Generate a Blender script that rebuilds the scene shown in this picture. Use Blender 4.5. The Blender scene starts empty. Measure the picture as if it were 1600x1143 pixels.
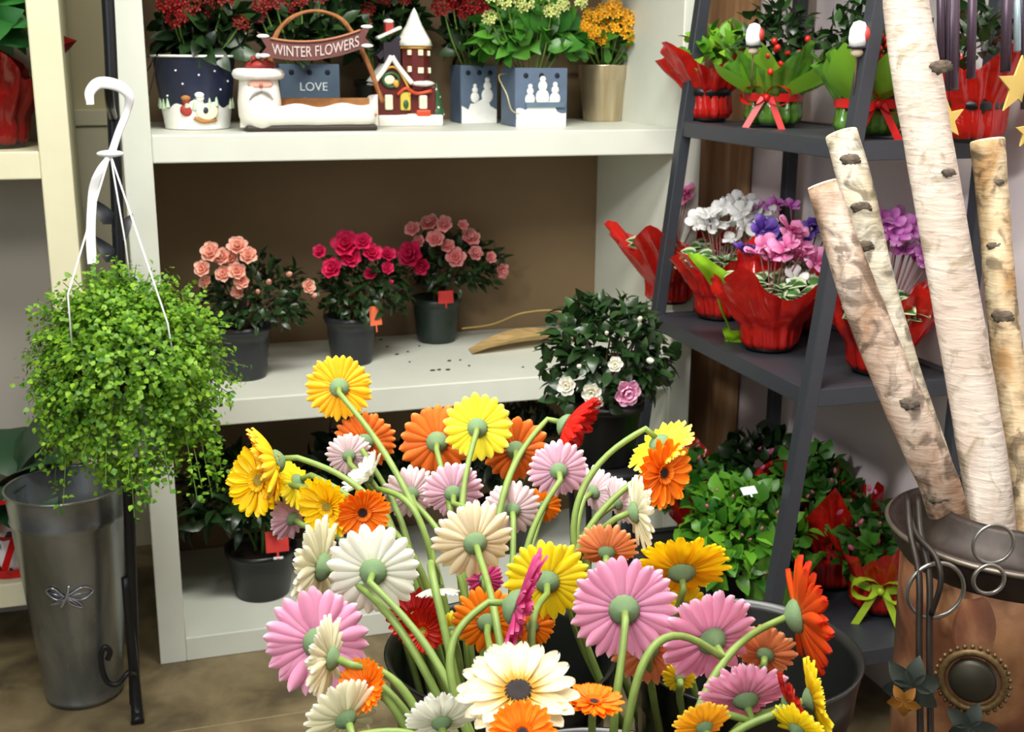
import bpy, math, random
from mathutils import Vector, Matrix, Quaternion, noise
PI = math.pi
sc = bpy.context.scene
COL = sc.collection
rnd = random.Random(7)

# ------------------------------------------------------------------ camera
YAW, PIT, ROLL, F, CAMH = 0.3064593, 0.25389922, 0.00737498, 1852.2, 1.3
Fw = Vector((math.sin(YAW)*math.cos(PIT), math.cos(YAW)*math.cos(PIT), -math.sin(PIT)))
Rv0 = Vector((math.cos(YAW), -math.sin(YAW), 0)); Uv0 = Rv0.cross(Fw)
Rv = Rv0*math.cos(ROLL) + Uv0*math.sin(ROLL)
Uv = Uv0*math.cos(ROLL) - Rv0*math.sin(ROLL)
O = Vector((0, 0, CAMH))
cam_d = bpy.data.cameras.new('camera'); cam = bpy.data.objects.new('camera', cam_d); COL.objects.link(cam)
cam_d.sensor_fit = 'HORIZONTAL'; cam_d.sensor_width = 36; cam_d.lens = 36*F/1600; cam_d.clip_start = 0.05
mw = Matrix((Rv, Uv, -Fw)).transposed().to_4x4(); mw.translation = O
cam.matrix_world = mw
cam_d.dof.use_dof = True; cam_d.dof.focus_distance = 1.35; cam_d.dof.aperture_fstop = 13
sc.camera = cam

def ray(px, py): return Fw + Rv*((px-800)/F) - Uv*((py-571.5)/F)
def dp(px, py, d): return O + ray(px, py)*d
def onX(px, py, X): r = ray(px, py); return O + r*(X/r.x)
def onY(px, py, Y): r = ray(px, py); return O + r*(Y/r.y)
def onZ(px, py, Z): r = ray(px, py); return O + r*((Z-CAMH)/r.z)

# ------------------------------------------------------------------ materials
def lin(h):
    if not isinstance(h, str): return tuple(h)+(1,) if len(h) == 3 else tuple(h)
    h = h.lstrip('#'); c = [int(h[i:i+2], 16)/255 for i in (0, 2, 4)]
    return tuple(x/12.92 if x <= .04045 else ((x+.055)/1.055)**2.4 for x in c)+(1,)
class NT:
    def __init__(s, name):
        s.m = bpy.data.materials.new(name); s.m.use_nodes = True; s.t = s.m.node_tree; s.t.nodes.clear()
        s.out = s.n('ShaderNodeOutputMaterial')
    def n(s, ty, **kw):
        x = s.t.nodes.new(ty)
        for k, v in kw.items(): setattr(x, k, v)
        return x
    def l(s, a, b): s.t.links.new(a, b)
    def ramp(s, fac, stops, interp='LINEAR'):
        r = s.n('ShaderNodeValToRGB'); e = r.color_ramp.elements; r.color_ramp.interpolation = interp
        while len(e) < len(stops): e.new(.5)
        for el, (p, c) in zip(e, stops): el.position = p; el.color = lin(c)
        if fac is not None: s.l(fac, r.inputs[0])
        return r
    def noise(s, scale, detail=3, coord='Object', stretch=None, dist=0):
        tc = s.n('ShaderNodeTexCoord'); nz = s.n('ShaderNodeTexNoise'); nz.inputs['Scale'].default_value = scale
        nz.inputs['Detail'].default_value = detail; nz.inputs['Distortion'].default_value = dist
        o = tc.outputs[coord]
        if stretch:
            mp = s.n('ShaderNodeMapping'); mp.inputs['Scale'].default_value = stretch; s.l(o, mp.inputs[0]); o = mp.outputs[0]
        s.l(o, nz.inputs['Vector']); return nz.outputs['Fac']
    def mix(s, fac, a, b, ty='MIX'):
        x = s.n('ShaderNodeMix', data_type='RGBA', blend_type=ty)
        for sk, v in ((x.inputs[0], fac), (x.inputs[6], a), (x.inputs[7], b)):
            if hasattr(v, 'is_output'): s.l(v, sk)
            elif isinstance(v, (int, float)): sk.default_value = v
            else: sk.default_value = lin(v)
        return x.outputs[2]
    def bsdf(s, col, rough=.5, metal=0, spec=.5, bump=None, bstr=.2, transl=0, clear=0, alpha=None, bdist=.002):
        b = s.n('ShaderNodeBsdfPrincipled')
        if hasattr(col, 'is_output'): s.l(col, b.inputs['Base Color'])
        else: b.inputs['Base Color'].default_value = lin(col)
        if hasattr(rough, 'is_output'): s.l(rough, b.inputs['Roughness'])
        else: b.inputs['Roughness'].default_value = rough
        b.inputs['Metallic'].default_value = metal; b.inputs['Specular IOR Level'].default_value = spec
        b.inputs['Coat Weight'].default_value = clear
        if bump is not None:
            bp = s.n('ShaderNodeBump'); bp.inputs['Strength'].default_value = bstr; bp.inputs['Distance'].default_value = bdist
            s.l(bump, bp.inputs['Height']); s.l(bp.outputs[0], b.inputs['Normal'])
        sh = b.outputs[0]
        if transl:
            t = s.n('ShaderNodeBsdfTranslucent')
            if hasattr(col, 'is_output'): s.l(col, t.inputs[0])
            else: t.inputs[0].default_value = lin(col)
            mx = s.n('ShaderNodeMixShader'); mx.inputs[0].default_value = transl; s.l(sh, mx.inputs[1]); s.l(t.outputs[0], mx.inputs[2]); sh = mx.outputs[0]
        if alpha is not None:
            t = s.n('ShaderNodeBsdfTransparent'); mx = s.n('ShaderNodeMixShader'); mx.inputs[0].default_value = alpha
            if hasattr(col, 'is_output'): s.l(col, t.inputs[0])
            else: t.inputs[0].default_value = lin(col)
            s.l(t.outputs[0], mx.inputs[1]); s.l(sh, mx.inputs[2]); sh = mx.outputs[0]
        s.l(sh, s.out.inputs[0]); return s.m
_M = {}
def plain(name, c, rough=.5, metal=0, var=.12, scale=30, bstr=.1, spec=.5, transl=0, clear=0):
    if name in _M: return _M[name]
    k = NT(name); nz = k.noise(scale)
    a = lin(c); d = tuple(x*(1-var) for x in a[:3]); e = tuple(min(1, x*(1+var*.6)) for x in a[:3])
    r = k.ramp(nz, [(.3, d), (.7, e)])
    _M[name] = k.bsdf(r.outputs[0], rough, metal, spec, nz, bstr, transl, clear); return _M[name]
def uvcoord(k):
    u = k.n('ShaderNodeUVMap'); sp = k.n('ShaderNodeSeparateXYZ'); k.l(u.outputs[0], sp.inputs[0]); return sp.outputs
def petalmat(name, stops, var=.12, transl=.3, rough=.5):
    if name in _M: return _M[name]
    k = NT(name); o = uvcoord(k); r = k.ramp(o[0], stops)
    hs = k.n('ShaderNodeHueSaturation'); mr = k.n('ShaderNodeMapRange'); mr.inputs[3].default_value = 1-var; mr.inputs[4].default_value = 1+var
    k.l(o[1], mr.inputs[0]); k.l(mr.outputs[0], hs.inputs['Value']); k.l(r.outputs[0], hs.inputs['Color'])
    _M[name] = k.bsdf(hs.outputs[0], rough, 0, .3, transl=transl); return _M[name]
def leafmat(name, dark, light, rough=.4, transl=.25, spec=.5, edge=None):
    if name in _M: return _M[name]
    k = NT(name); o = uvcoord(k); r = k.ramp(o[1], [(0, dark), (1, light)]); c = r.outputs[0]
    if edge:
        e = k.ramp(o[0], [(.55, '000000'), (.75, 'ffffff'), (.9, 'ffffff'), (.97, '404040')]); c = k.mix(e.outputs[0], c, edge)
    _M[name] = k.bsdf(c, rough, 0, spec, transl=transl); return _M[name]

WHITE = plain('white_painted_wood', 'd0d3c6', .45, var=.03, scale=14, bstr=.04)
CREAM = plain('cream_painted_wood', 'dcd7b6', .5, var=.04, scale=10, bstr=.05)
TAN = plain('tan_hardboard', '7f684a', .6, var=.07, scale=6)
BLACKM = plain('black_metal', '17181b', .4, .3, var=.1, scale=40)
RACKM = plain('charcoal_powder_coat', '34373d', .45, .2, var=.06, scale=60, bstr=.05)
BLKPL = plain('black_plastic', '121413', .35, var=.1, scale=25, bstr=.03)
GRNPL = plain('dark_green_plastic', '1f2c26', .4, var=.08, scale=25, bstr=.03)
GRYPL = plain('charcoal_plastic', '24272a', .42, var=.08, scale=25, bstr=.03)
SOIL = plain('potting_soil', '2a1d12', .95, var=.5, scale=160, bstr=.8)
STEM = plain('gerbera_stem', '7f984a', .5, var=.15, scale=50, transl=.1)
CALYX = plain('gerbera_calyx', '7c9a6c', .65, var=.3, scale=170, bstr=.6)
WOODY = plain('woody_stem', '57422c', .8, var=.2, scale=80)
GSTEM = plain('green_stem', '5f7f34', .5, var=.15, scale=50)
WHT = plain('white_plastic', 'f1f1f4', .35, var=.02)
DKLEAF = leafmat('dark_glossy_leaf', '12240f', '2c4a22', .32, .12)
MDLEAF = leafmat('mid_green_leaf', '1f4a14', '4d8a2c', .4, .25)
BRLEAF = leafmat('bright_green_leaf', '2f7a12', '86bb2c', .45, .3)
LMLEAF = leafmat('lime_green_leaf', '2f7110', '98c430', .5, .35)
CYLEAF = leafmat('cyclamen_leaf', '1c4a1c', '4c7a3a', .45, .2, edge='c3d2a8')

# ------------------------------------------------------------------ mesh builder
def perp(d):
    d = d.normalized(); a = Vector((0, 0, 1)) if abs(d.z) < .9 else Vector((1, 0, 0))
    u = a.cross(d).normalized(); return u, d.cross(u).normalized()
class MB:
    def __init__(s): s.v = []; s.f = []; s.uv = []; s.mi = []
    def pt(s, p, uv=(0, 0)): s.v.append(tuple(p)); s.uv.append(uv); return len(s.v)-1
    def face(s, ids, mi=0): s.f.append(ids); s.mi.append(mi)
    def grid(s, rows, uvs=None, cu=False, mi=0):
        base = len(s.v); m = len(rows[0])
        for i, r in enumerate(rows):
            for j, p in enumerate(r): s.pt(p, uvs[i][j] if uvs else (i/max(1, len(rows)-1), j/max(1, m-1)))
        for i in range(len(rows)-1):
            for j in range(m if cu else m-1):
                a = base+i*m+j; b = base+i*m+(j+1) % m; s.face((a, b, b+m, a+m), mi)
    def box(s, x0, x1, y0, y1, z0, z1, M=None, mi=0):
        c = [Vector((x, y, z)) for z in (z0, z1) for y in (y0, y1) for x in (x0, x1)]
        if M: c = [M @ p for p in c]
        b = len(s.v)
        for p in c: s.pt(p)
        for q in ((0, 2, 3, 1), (4, 5, 7, 6), (0, 1, 5, 4), (1, 3, 7, 5), (3, 2, 6, 7), (2, 0, 4, 6)): s.face(tuple(b+i for i in q), mi)
    def bar(s, a, b, w, h, up=Vector((0, 0, 1)), mi=0):
        a, b = Vector(a), Vector(b); d = (b-a).normalized(); x = d.cross(up).normalized(); y = x.cross(d)
        base = len(s.v)
        for p in (a, b):
            for i, j in ((-1, -1), (1, -1), (1, 1), (-1, 1)): s.pt(p+x*i*w/2+y*j*h/2)
        for q in ((0, 3, 2, 1), (4, 5, 6, 7), (0, 1, 5, 4), (1, 2, 6, 5), (2, 3, 7, 6), (3, 0, 4, 7)): s.face(tuple(base+i for i in q), mi)
    def tube(s, pts, r, n=8, cap=True, mi=0):
        pts = [Vector(p) for p in pts]; k = len(pts); rs = r if isinstance(r, (list, tuple)) else [r]*k
        d0 = (pts[1]-pts[0]).normalized(); u, w = perp(d0); rows = []; pd = d0
        for i, p in enumerate(pts):
            d = (pts[min(i+1, k-1)]-pts[max(i-1, 0)]).normalized()
            if d.length == 0: d = pd
            q = pd.rotation_difference(d); u = q @ u; w = q @ w; pd = d
            rows.append([p+(u*math.cos(2*PI*j/n)+w*math.sin(2*PI*j/n))*rs[i] for j in range(n)])
        b = len(s.v); s.grid(rows, cu=True, mi=mi)
        if cap:
            s.face(tuple(b+j for j in range(n))[::-1], mi); s.face(tuple(b+(k-1)*n+j for j in range(n)), mi)
    def lathe(s, prof, n=32, M=None, sx=1, sy=1, mi=0, wob=None):
        rows = []
        for r, z in prof:
            row = []
            for j in range(n):
                a = 2*PI*j/n; q = r*(1+(wob(a, z) if wob else 0)); p = Vector((q*math.cos(a)*sx, q*math.sin(a)*sy, z)); row.append(M @ p if M else p)
            rows.append(row)
        s.grid(rows, cu=True, mi=mi)
    def blob(s, c, r, n=14, m=10, amp=0, sc_=5, mi=0, M=None):
        c = Vector(c); r = r if hasattr(r, '__len__') else (r, r, r); rows = []
        for i in range(m+1):
            t = PI*i/m; row = []
            for j in range(n):
                a = 2*PI*j/n; d = Vector((math.sin(t)*math.cos(a), math.sin(t)*math.sin(a), -math.cos(t)))
                k = 1+(amp*noise.noise((d+c*7)*sc_) if amp else 0); p = c+Vector((d.x*r[0]*k, d.y*r[1]*k, d.z*r[2]*k)); row.append(M @ p if M else p)
            rows.append(row)
        s.grid(rows, cu=True, mi=mi)
    def leaf(s, p, d, up, L, W, curl=.3, fold=.25, n=5, v=None, tip=.5, mi=0):
        """a curved, folded leaf blade starting at p, heading d, its face to up"""
        d = d.normalized(); x = d.cross(up)
        if x.length < 1e-4: x = perp(d)[0]
        x.normalize(); up = x.cross(d); v = rnd.random() if v is None else v
        rows = []; uvs = []
        for i in range(n):
            t = i/(n-1); w = W*.5*(math.sin(PI*(t**tip))**.8 if 0 < t < 1 else .04)
            an = curl*t; c = p+d*(L*t*math.cos(an))-up*(L*t*math.sin(an))
            rows.append([c-x*w+up*w*fold, c-up*0, c+x*w+up*w*fold]); uvs.append([(.95, v), (t*.5, v), (.95, v)])
        s.grid(rows, uvs, mi=mi)
    def build(s, name, mats, parent=None, smooth=True, loc=None, bevel=0, auto=None, sub=0):
        me = bpy.data.meshes.new(name); me.from_pydata(s.v, [], s.f)
        ul = me.uv_layers.new(name='UVMap'); flat = [0.0]*(2*len(me.loops)); vi = [0]*len(me.loops)
        me.loops.foreach_get('vertex_index', vi)
        for i, k in enumerate(vi): flat[2*i], flat[2*i+1] = s.uv[k]
        ul.data.foreach_set('uv', flat)
        for m in (mats if isinstance(mats, (list, tuple)) else [mats]): me.materials.append(m)
        if len(me.materials) > 1: me.polygons.foreach_set('material_index', s.mi)
        if smooth: me.polygons.foreach_set('use_smooth', [True]*len(me.polygons))
        me.update(); return link(name, me, parent, loc, bevel, sub)
def link(name, me, parent=None, loc=None, bevel=0, sub=0):
    o = bpy.data.objects.new(name, me); COL.objects.link(o)
    if parent: o.parent = parent
    if loc is not None: o.location = loc
    if bevel:
        b = o.modifiers.new('bevel', 'BEVEL'); b.width = bevel; b.segments = 2; b.limit_method = 'ANGLE'
    if sub:
        q = o.modifiers.new('sub', 'SUBSURF'); q.levels = sub; q.render_levels = sub
    return o
def tag(o, label, cat, group=None, kind=None):
    o['label'] = label; o['category'] = cat
    if group: o['group'] = group
    if kind: o['kind'] = kind
    return o
def thing(name, loc, label, cat, group=None, rz=0):
    o = bpy.data.objects.new(name, None); COL.objects.link(o); o.location = loc; o.rotation_euler = (0, 0, rz); o.empty_display_size = .02
    return tag(o, label, cat, group)
def struct(mb, name, m, **k):
    o = mb.build(name, m, smooth=False, **k); o['kind'] = 'structure'; return o
def copy_part(src, parent, loc, rot=None, s=1, name=None):
    o = src.copy(); COL.objects.link(o); o.parent = parent; o.location = loc
    if rot is not None: o.rotation_mode = 'QUATERNION'; o.rotation_quaternion = rot
    o.scale = (s, s, s); return o
def meshpart(name, me, parent, loc, rot=None, s=1):
    o = bpy.data.objects.new(name, me); COL.objects.link(o); o.parent = parent; o.location = loc
    if rot is not None: o.rotation_mode = 'QUATERNION'; o.rotation_quaternion = rot
    o.scale = s if hasattr(s, '__len__') else (s, s, s); return o
def zrot(n, spin=0): return Vector(n).normalized().to_track_quat('Z', 'Y') @ Quaternion((0, 0, 1), spin)
def smoothpath(P, k=8):
    P = [Vector(p) for p in P]; Q = [P[0]*2-P[1]]+P+[P[-1]*2-P[-2]]; out = []
    for i in range(1, len(Q)-2):
        a, b, c, d = Q[i-1:i+3]
        for j in range(k):
            t = j/k; out.append(.5*((2*b)+(c-a)*t+(2*a-5*b+4*c-d)*t*t+(3*b-a-3*c+d)*t**3))
    out.append(P[-1]); return out
def rdir(r=rnd):
    z = r.uniform(-1, 1); a = r.uniform(0, 2*PI); q = math.sqrt(1-z*z); return Vector((q*math.cos(a), q*math.sin(a), z))
def textmesh(txt, size, name, ext=.0008):
    cu = bpy.data.curves.new(name, 'FONT'); cu.body = txt; cu.size = size; cu.extrude = ext; cu.align_x = 'CENTER'; cu.align_y = 'CENTER'
    o = bpy.data.objects.new(name, cu); COL.objects.link(o)
    dg = bpy.context.evaluated_depsgraph_get(); dg.update(); me = bpy.data.meshes.new_from_object(o.evaluated_get(dg))
    bpy.data.objects.remove(o); bpy.data.curves.remove(cu); return me

# ------------------------------------------------------------------ the setting
D0 = 2.485
k = NT('worn_brown_floor'); n1 = k.noise(6.5, 8, dist=.9); n2 = k.noise(30, 6); n3 = k.noise(9, 4)
c = k.ramp(n1, [(.3, '524835'), (.5, '74664a'), (.7, '8f8060')]).outputs[0]
c = k.mix(k.ramp(n2, [(.45, '000000'), (.8, '909090')]).outputs[0], c, '96865f'); c = k.mix(k.ramp(n3, [(.55, '000000'), (.75, 'a0a0a0')]).outputs[0], c, '514733')
FLOOR = k.bsdf(c, .55, 0, .4, n2, .15)
m = MB(); m.box(-1.6, 1.9, -1.6, 3.3, -.05, 0); struct(m, 'floor', FLOOR)
m = MB()
for x in (-.43, .37, 1.17): m.box(x-.002, x+.002, -1, 3.2, 0, .0006)
for y in (2.2, 1.4): m.box(-1.6, 1.44, y-.002, y+.002, 0, .0006)
GR = plain('floor_joint', '8d8060', .8); o = struct(m, 'trim_1', GR)
m = MB(); m.box(-1.6, 1.9, 3.2, 3.25, 0, 2.7); struct(m, 'wall_back', plain('beige_wall_paint', 'cfc59c', .7, var=.04, scale=3))
m = MB(); m.box(1.45, 1.5, -1.6, 3.2, 0, 2.7); struct(m, 'wall_right', plain('pale_pink_wall_paint', 'e4d9da', .7, var=.04, scale=3))
m = MB(); m.box(-1.6, 1.9, -1.6, 3.3, 2.7, 2.75); struct(m, 'ceiling', plain('white_ceiling_paint', 'dddcd6', .8, var=.03, scale=3))
m = MB(); m.box(-.5, .1, 3.17, 3.2, 1.13, 1.17); m.box(-.5, .1, 3.18, 3.2, .0, 1.13); struct(m, 'trim_2', CREAM, bevel=.003)
# brown board standing in the gap between white shelf and right wall
k = NT('brown_wood_board'); n1 = k.noise(5, 4, stretch=(6, 6, .35), dist=.5)
BOARD = k.bsdf(k.ramp(n1, [(.3, '6d4c2e'), (.55, '94704a'), (.75, 'b59a76')]).outputs[0], .55, 0, .4, n1, .1)
m = MB(); m.box(1.255, 1.44, 2.62, 2.65, 0, 2.0); tag(m.build('wood_board', BOARD, smooth=False, bevel=.002), 'tall brown wooden board standing between white shelving and pink wall', 'board')

# ---- main white shelf unit
t = thing('display_shelf', (.6, D0, 0), 'wide white painted shelving unit holding azaleas and winter ornaments', 'shelf')
def P(mb, name, m, t_=None, **kw):   # build world-coordinate mesh under thing
    t0 = t_ or t
    inv = Matrix.Translation(-Vector(t0.location)) if t0.rotation_euler.z == 0 else (Matrix.LocRotScale(t0.location, t0.rotation_euler, None).inverted())
    mb.v = [tuple(inv @ Vector(p)) for p in mb.v]
    return mb.build(name, m, t0, **kw)
B = .056; XL, XR = -.021, 1.235
for x in (XL, XR-B):
    m = MB(); m.box(x, x+B, D0, D0+.5, 0, 2.1); P(m, 'side_panel', WHITE, smooth=False, bevel=.003)
for z1 in (.056, .594, 1.148, 1.72):
    m = MB(); m.box(XL+B, XR-B, D0+.001, D0+.499, z1-B, z1); P(m, 'shelf_board', WHITE, smooth=False, bevel=.003)
m = MB(); m.box(XL, XR, D0+.5, D0+.51, 0, 2.1); P(m, 'back_panel', TAN, smooth=False)

# ---- left cream shelf unit
YL = 2.56
t = thing('display_shelf', (-.6, YL, 0), 'cream painted shelving unit cut off at the left edge of the photo', 'shelf')
for x in (-.18, -1.2):
    m = MB(); m.box(x, x+.06, YL, YL+.3, 0, 2.1); P(m, 'side_panel', CREAM, smooth=False, bevel=.003)
for z1 in (.2, 1.114, 1.72):
    m = MB(); m.box(-1.14, -.18, YL+.001, YL+.299, z1-.055, z1); P(m, 'shelf_board', CREAM, smooth=False, bevel=.003)
m = MB(); m.box(-1.2, -.12, YL+.3, YL+.31, 0, 2.1); P(m, 'back_panel', plain('grey_hardboard', 'a39c92', .6, var=.05, scale=5), smooth=False)

# ---- metal ladder rack
FX = lambda z: 1.16-.112*(1.4-z)
YN, YF, XB = 1.727, 2.364, 1.395
t = thing('plant_rack', (1.2, 2.05, 0), 'charcoal metal ladder rack full of wrapped plants by the pink wall', 'rack')
for y in (YN, YF):
    m = MB(); m.bar((FX(0), y, 0), (FX(1.9), y, 1.9), .026, .026, Vector((0, 1, 0))); P(m, 'leg', RACKM, smooth=False, bevel=.002)
    m = MB(); m.bar((XB, y, 0), (XB, y, 1.9), .026, .026, Vector((0, 1, 0))); P(m, 'leg', RACKM, smooth=False, bevel=.002)
for z in (.235, .752, 1.172, 1.58):
    m = MB(); x0 = FX(z)
    m.bar((x0, YN, z-.016), (x0, YF, z-.016), .024, .032); m.bar((XB, YN, z-.016), (XB, YF, z-.016), .024, .032)
    m.bar((x0, YN, z-.016), (XB, YN, z-.016), .024, .032); m.bar((x0, YF, z-.016), (XB, YF, z-.016), .024, .032)
    m.box(x0, XB, YN, YF, z-.012, z-.003)
    P(m, 'shelf', RACKM, smooth=False, bevel=.0015)

# ------------------------------------------------------------------ plant helpers
def pot(t_, R, r, h, m, rim=.008, z0=0, name='pot', n=36, ridges=0):
    mb = MB(); th = .003
    prof = [(0, z0), (r*.97, z0), (r, z0+.004)]
    if ridges: prof += [(r+(R-r)*q+(.0015 if i % 2 else 0), z0+h*q) for i, q in enumerate([.1*j for j in range(1, 8)])]
    prof += [(R-.003, z0+h-rim*2.2), (R+.002, z0+h-rim*2), (R+.003, z0+h), (R-th, z0+h), (R-th-.003, z0+h-rim*2), (r-th, z0+.01), (0, z0+.01)]
    mb.lathe(prof, n); o = mb.build(name, m, t_)
    mb = MB(); mb.lathe([(0, z0+h-.018), ((R-.006)*.6, z0+h-.016), (R-.008, z0+h-.02)], 24); mb.build('soil', SOIL, t_)
    return o
def bush(c, rad, n, L, W, seed, fill=.55, upb=.3, droop=.5, tip=.55, zmin=-.6, curl=.5, sprig=0):
    r = random.Random(seed); mb = MB(); c = Vector(c)
    for i in range(n):
        d = rdir(r)
        while d.z < zmin: d = rdir(r)
        q = fill+(1-fill)*r.random()**.6; lump = 1+.22*noise.noise(d*2.2+Vector((seed, 0, 0)))
        p = c+Vector((d.x*rad[0], d.y*rad[1], d.z*rad[2]))*q*lump
        ld = (d+rdir(r)*.7+Vector((0, 0, upb))).normalized(); l = L*r.uniform(.65, 1.15)
        mb.leaf(p, ld, (d+Vector((0, 0, .8))+rdir(r)*.3), l, W*l/L*r.uniform(.85, 1.1), curl*r.uniform(.3, 1.3), .25, 5, r.random(), tip)
    return mb
def branches(c, rad, n, seed, z0, r0=.003):
    r = random.Random(seed); mb = MB(); c = Vector(c)
    for i in range(n):
        d = rdir(r); d.z = abs(d.z)*.6; e = c+Vector((d.x*rad[0]*.7, d.y*rad[1]*.7, d.z*rad[2]*.8))
        b = Vector((r.uniform(-.012, .012), r.uniform(-.012, .012), z0)); mb.tube(smoothpath([b, b.lerp(e, .5)+Vector((0, 0, .01)), e], 4), [r0*(1-.06*j) for j in range(9)], 5)
    return mb
def petal(mb, base, d, up, L, W, cup, v, n=6, notch=0, wshape=.55, ripple=0, r0=.0):
    x = d.cross(up).normalized(); rows = []; uvs = []
    n += 2
    for i in range(n):
        t = i/(n-1); t = 1-(1-t)**1.45
        w = W*.5*max(.1, (.42+.58*min(1, t/.62)**.9 if t < .62 else math.sqrt(max(.0, 1-((t-.62)/.385)**2))))
        c_ = base+d*(L*t)+up*(cup*L*t*t); rw = []; uw = []
        for j in range(5):
            s_ = (j-2)/2; q = c_+x*(w*s_)+up*(W*.22*s_*s_+ripple*W*math.sin(7*t+3*s_+v*20))
            if i == n-1 and abs(s_) < 1: q += d*L*(.012-notch*(1 if j == 2 else 0))
            rw.append(q); uw.append((r0+(1-r0)*t, v))
        rows.append(rw); uvs.append(uw)
    mb.grid(rows, uvs)
_mesh = {}
def mesh_of(key, fn, m):
    kk = (key, m.name)
    if kk not in _mesh:
        mb = fn(); o = mb.build(key if isinstance(key, str) else key[0], m); _mesh[kk] = o.data; bpy.data.objects.remove(o)
    return _mesh[kk]
# bloom shapes (unit radius, facing +Z)
def ruffled(seed=0, layers=3):
    def fn():
        r = random.Random(seed); mb = MB()
        for l in range(layers):
            q = 6
            for i in range(q):
                a = 2*PI*(i+.5*l)/q+r.uniform(-.15, .15); el = (.15+.38*l); d = Vector((math.cos(a)*math.cos(el), math.sin(a)*math.cos(el), math.sin(el)))
                up = Vector((-math.cos(a)*math.sin(el), -math.sin(a)*math.sin(el), math.cos(el)))
                petal(mb, Vector((0, 0, .05*l)), d, up, (1-.2*l)*r.uniform(.9, 1.05), .85-.12*l, .12, r.random(), 6, 0, .8, .06)
        return mb
    return fn
def bud():
    mb = MB(); mb.lathe([(0, -.9), (.35, -.7), (.5, -.2), (.42, .4), (.2, .85), (0, 1)], 10, wob=lambda a, z: .08*math.sin(3*a+3*z)); return mb
def cyc(seed=0):
    def fn():
        r = random.Random(seed); mb = MB()
        for i in range(5):
            a = 2*PI*i/5+r.uniform(-.2, .2); d = Vector((math.cos(a)*.8, math.sin(a)*.8, .75+r.uniform(-.3, .3))).normalized(); x = Vector((-math.sin(a), math.cos(a), 0)); up = x.cross(d)
            petal(mb, Vector((math.cos(a)*.1, math.sin(a)*.1, 0)), d, up, 1.35, 1.15, .2, r.random(), 7, 0, .8, .07)
        mb.lathe([(0, -.3), (.18, -.2), (.2, 0), (.12, .05)], 8); return mb
    return fn
def florets(n=18, seed=0, q=.42, flat=.55):
    def fn():
        r = random.Random(seed); mb = MB()
        for i in range(n):
            t = math.acos(1-(i+.5)/n*(1-math.cos(1.35))); a = i*2.39996; d = Vector((math.sin(t)*math.cos(a), math.sin(t)*math.sin(a), math.cos(t)))
            c_ = Vector((d.x, d.y, d.z*flat)); u, w = perp((d+rdir(r)*.35).normalized()); nn = u.cross(w)
            for j in range(4):
                b = 2*PI*j/4+r.random()*.3; e = u*math.cos(b)+w*math.sin(b); petal(mb, c_, e, nn, q, q*.7, .15, r.random(), 4, 0, .8)
        return mb
    return fn
def plant_tag(t_, p, w, h, m, rz=0, tilt=-.15, name='plant_tag'):
    mb = MB(); M = Matrix.Translation(Vector(p)) @ Matrix.Rotation(rz, 4, 'Z') @ Matrix.Rotation(tilt, 4, 'X')
    mb.box(-w/2, w/2, -.0008, .0008, 0, h, M); mb.box(-w*.05, w*.05, -.0008, .0008, -h*.35, 0, M); return mb.build(name, m, t_, smooth=False)

# ---- foil / cellophane wraps and bows
def foilmat(name, c, alpha=.85, rough=.18, transl=.35):
    if name in _M: return _M[name]
    k = NT(name); nz = k.noise(22, 3, dist=1.5); a = lin(c); r = k.ramp(nz, [(.3, tuple(x*.75 for x in a[:3])), (.7, a)])
    _M[name] = k.bsdf(r.outputs[0], rough, 0, .6, nz, .5, transl, .3, alpha, bdist=.006); return _M[name]
REDF = foilmat('red_cellophane', 'd8231a', .9); DRED = foilmat('deep_red_cellophane', '9c1416', .9); GRNF = foilmat('green_cellophane', '6fa83e', .8)
CLRF = foilmat('clear_cellophane', 'dfe6dc', .3, .1); REDR = plain('red_ribbon', 'd21a17', .35, transl=.2); GRNR = plain('lime_ribbon', 'a8c832', .4, transl=.2)
def wrap(t_, m, br, tr, tz, top, flare, nc, seed, name='cellophane_wrap', ph=0, spike=.5, jag=.12):
    r = random.Random(seed); mb = MB(); N = 96; rows = []; kk = [r.uniform(0, 6) for _ in range(5)]; hs = [r.uniform(.75, 1.2) for _ in range(nc)]
    for i in range(20):
        row = []
        for j in range(N):
            a = 2*PI*j/N
            if i < 8:
                q = i/7; rr = br*(.2+.8*min(1, q*3)) if q < .34 else br+(tr-br)*(q-.34)/.66; z = .001+max(0, (q-.2)/.8)*tz; pl = .05*min(1, q*3)
            else:
                s_ = (i-7)/12; ca = (a+ph)*nc/(2*PI); ci = int(ca) % nc; fr = ca-int(ca); co = (abs(2*fr-1))**1.3; cw = hs[ci] if fr < .5 else hs[(ci+1) % nc]
                cw = hs[int(round(ca)) % nc]
                rr = tr+flare*(s_**.85)*(.62+spike*co*cw*s_); z = tz+(top-tz)*(s_**.9)*(.55+.65*co*cw*(.4+.6*s_)); pl = .05+.05*s_
            rr *= 1+pl*(1-2.2*abs(math.sin(6*a+kk[0]+8*z))+.9*math.sin(17*a+kk[1]+40*z)+.7*math.sin(5*a+kk[2])+.5*math.sin(29*a+kk[3]))*.75
            p = Vector((rr*math.cos(a), rr*math.sin(a), z)); p += Vector((1, 1, .6))*jag*tr*.6*noise.noise(p*28+Vector((seed*3.1, 0, 0)))*(1 if i > 4 else .2); p.z = max(.0008, p.z); row.append(p)
        rows.append(row)
    mb.grid(rows, cu=True); return mb.build(name, m, t_)
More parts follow.
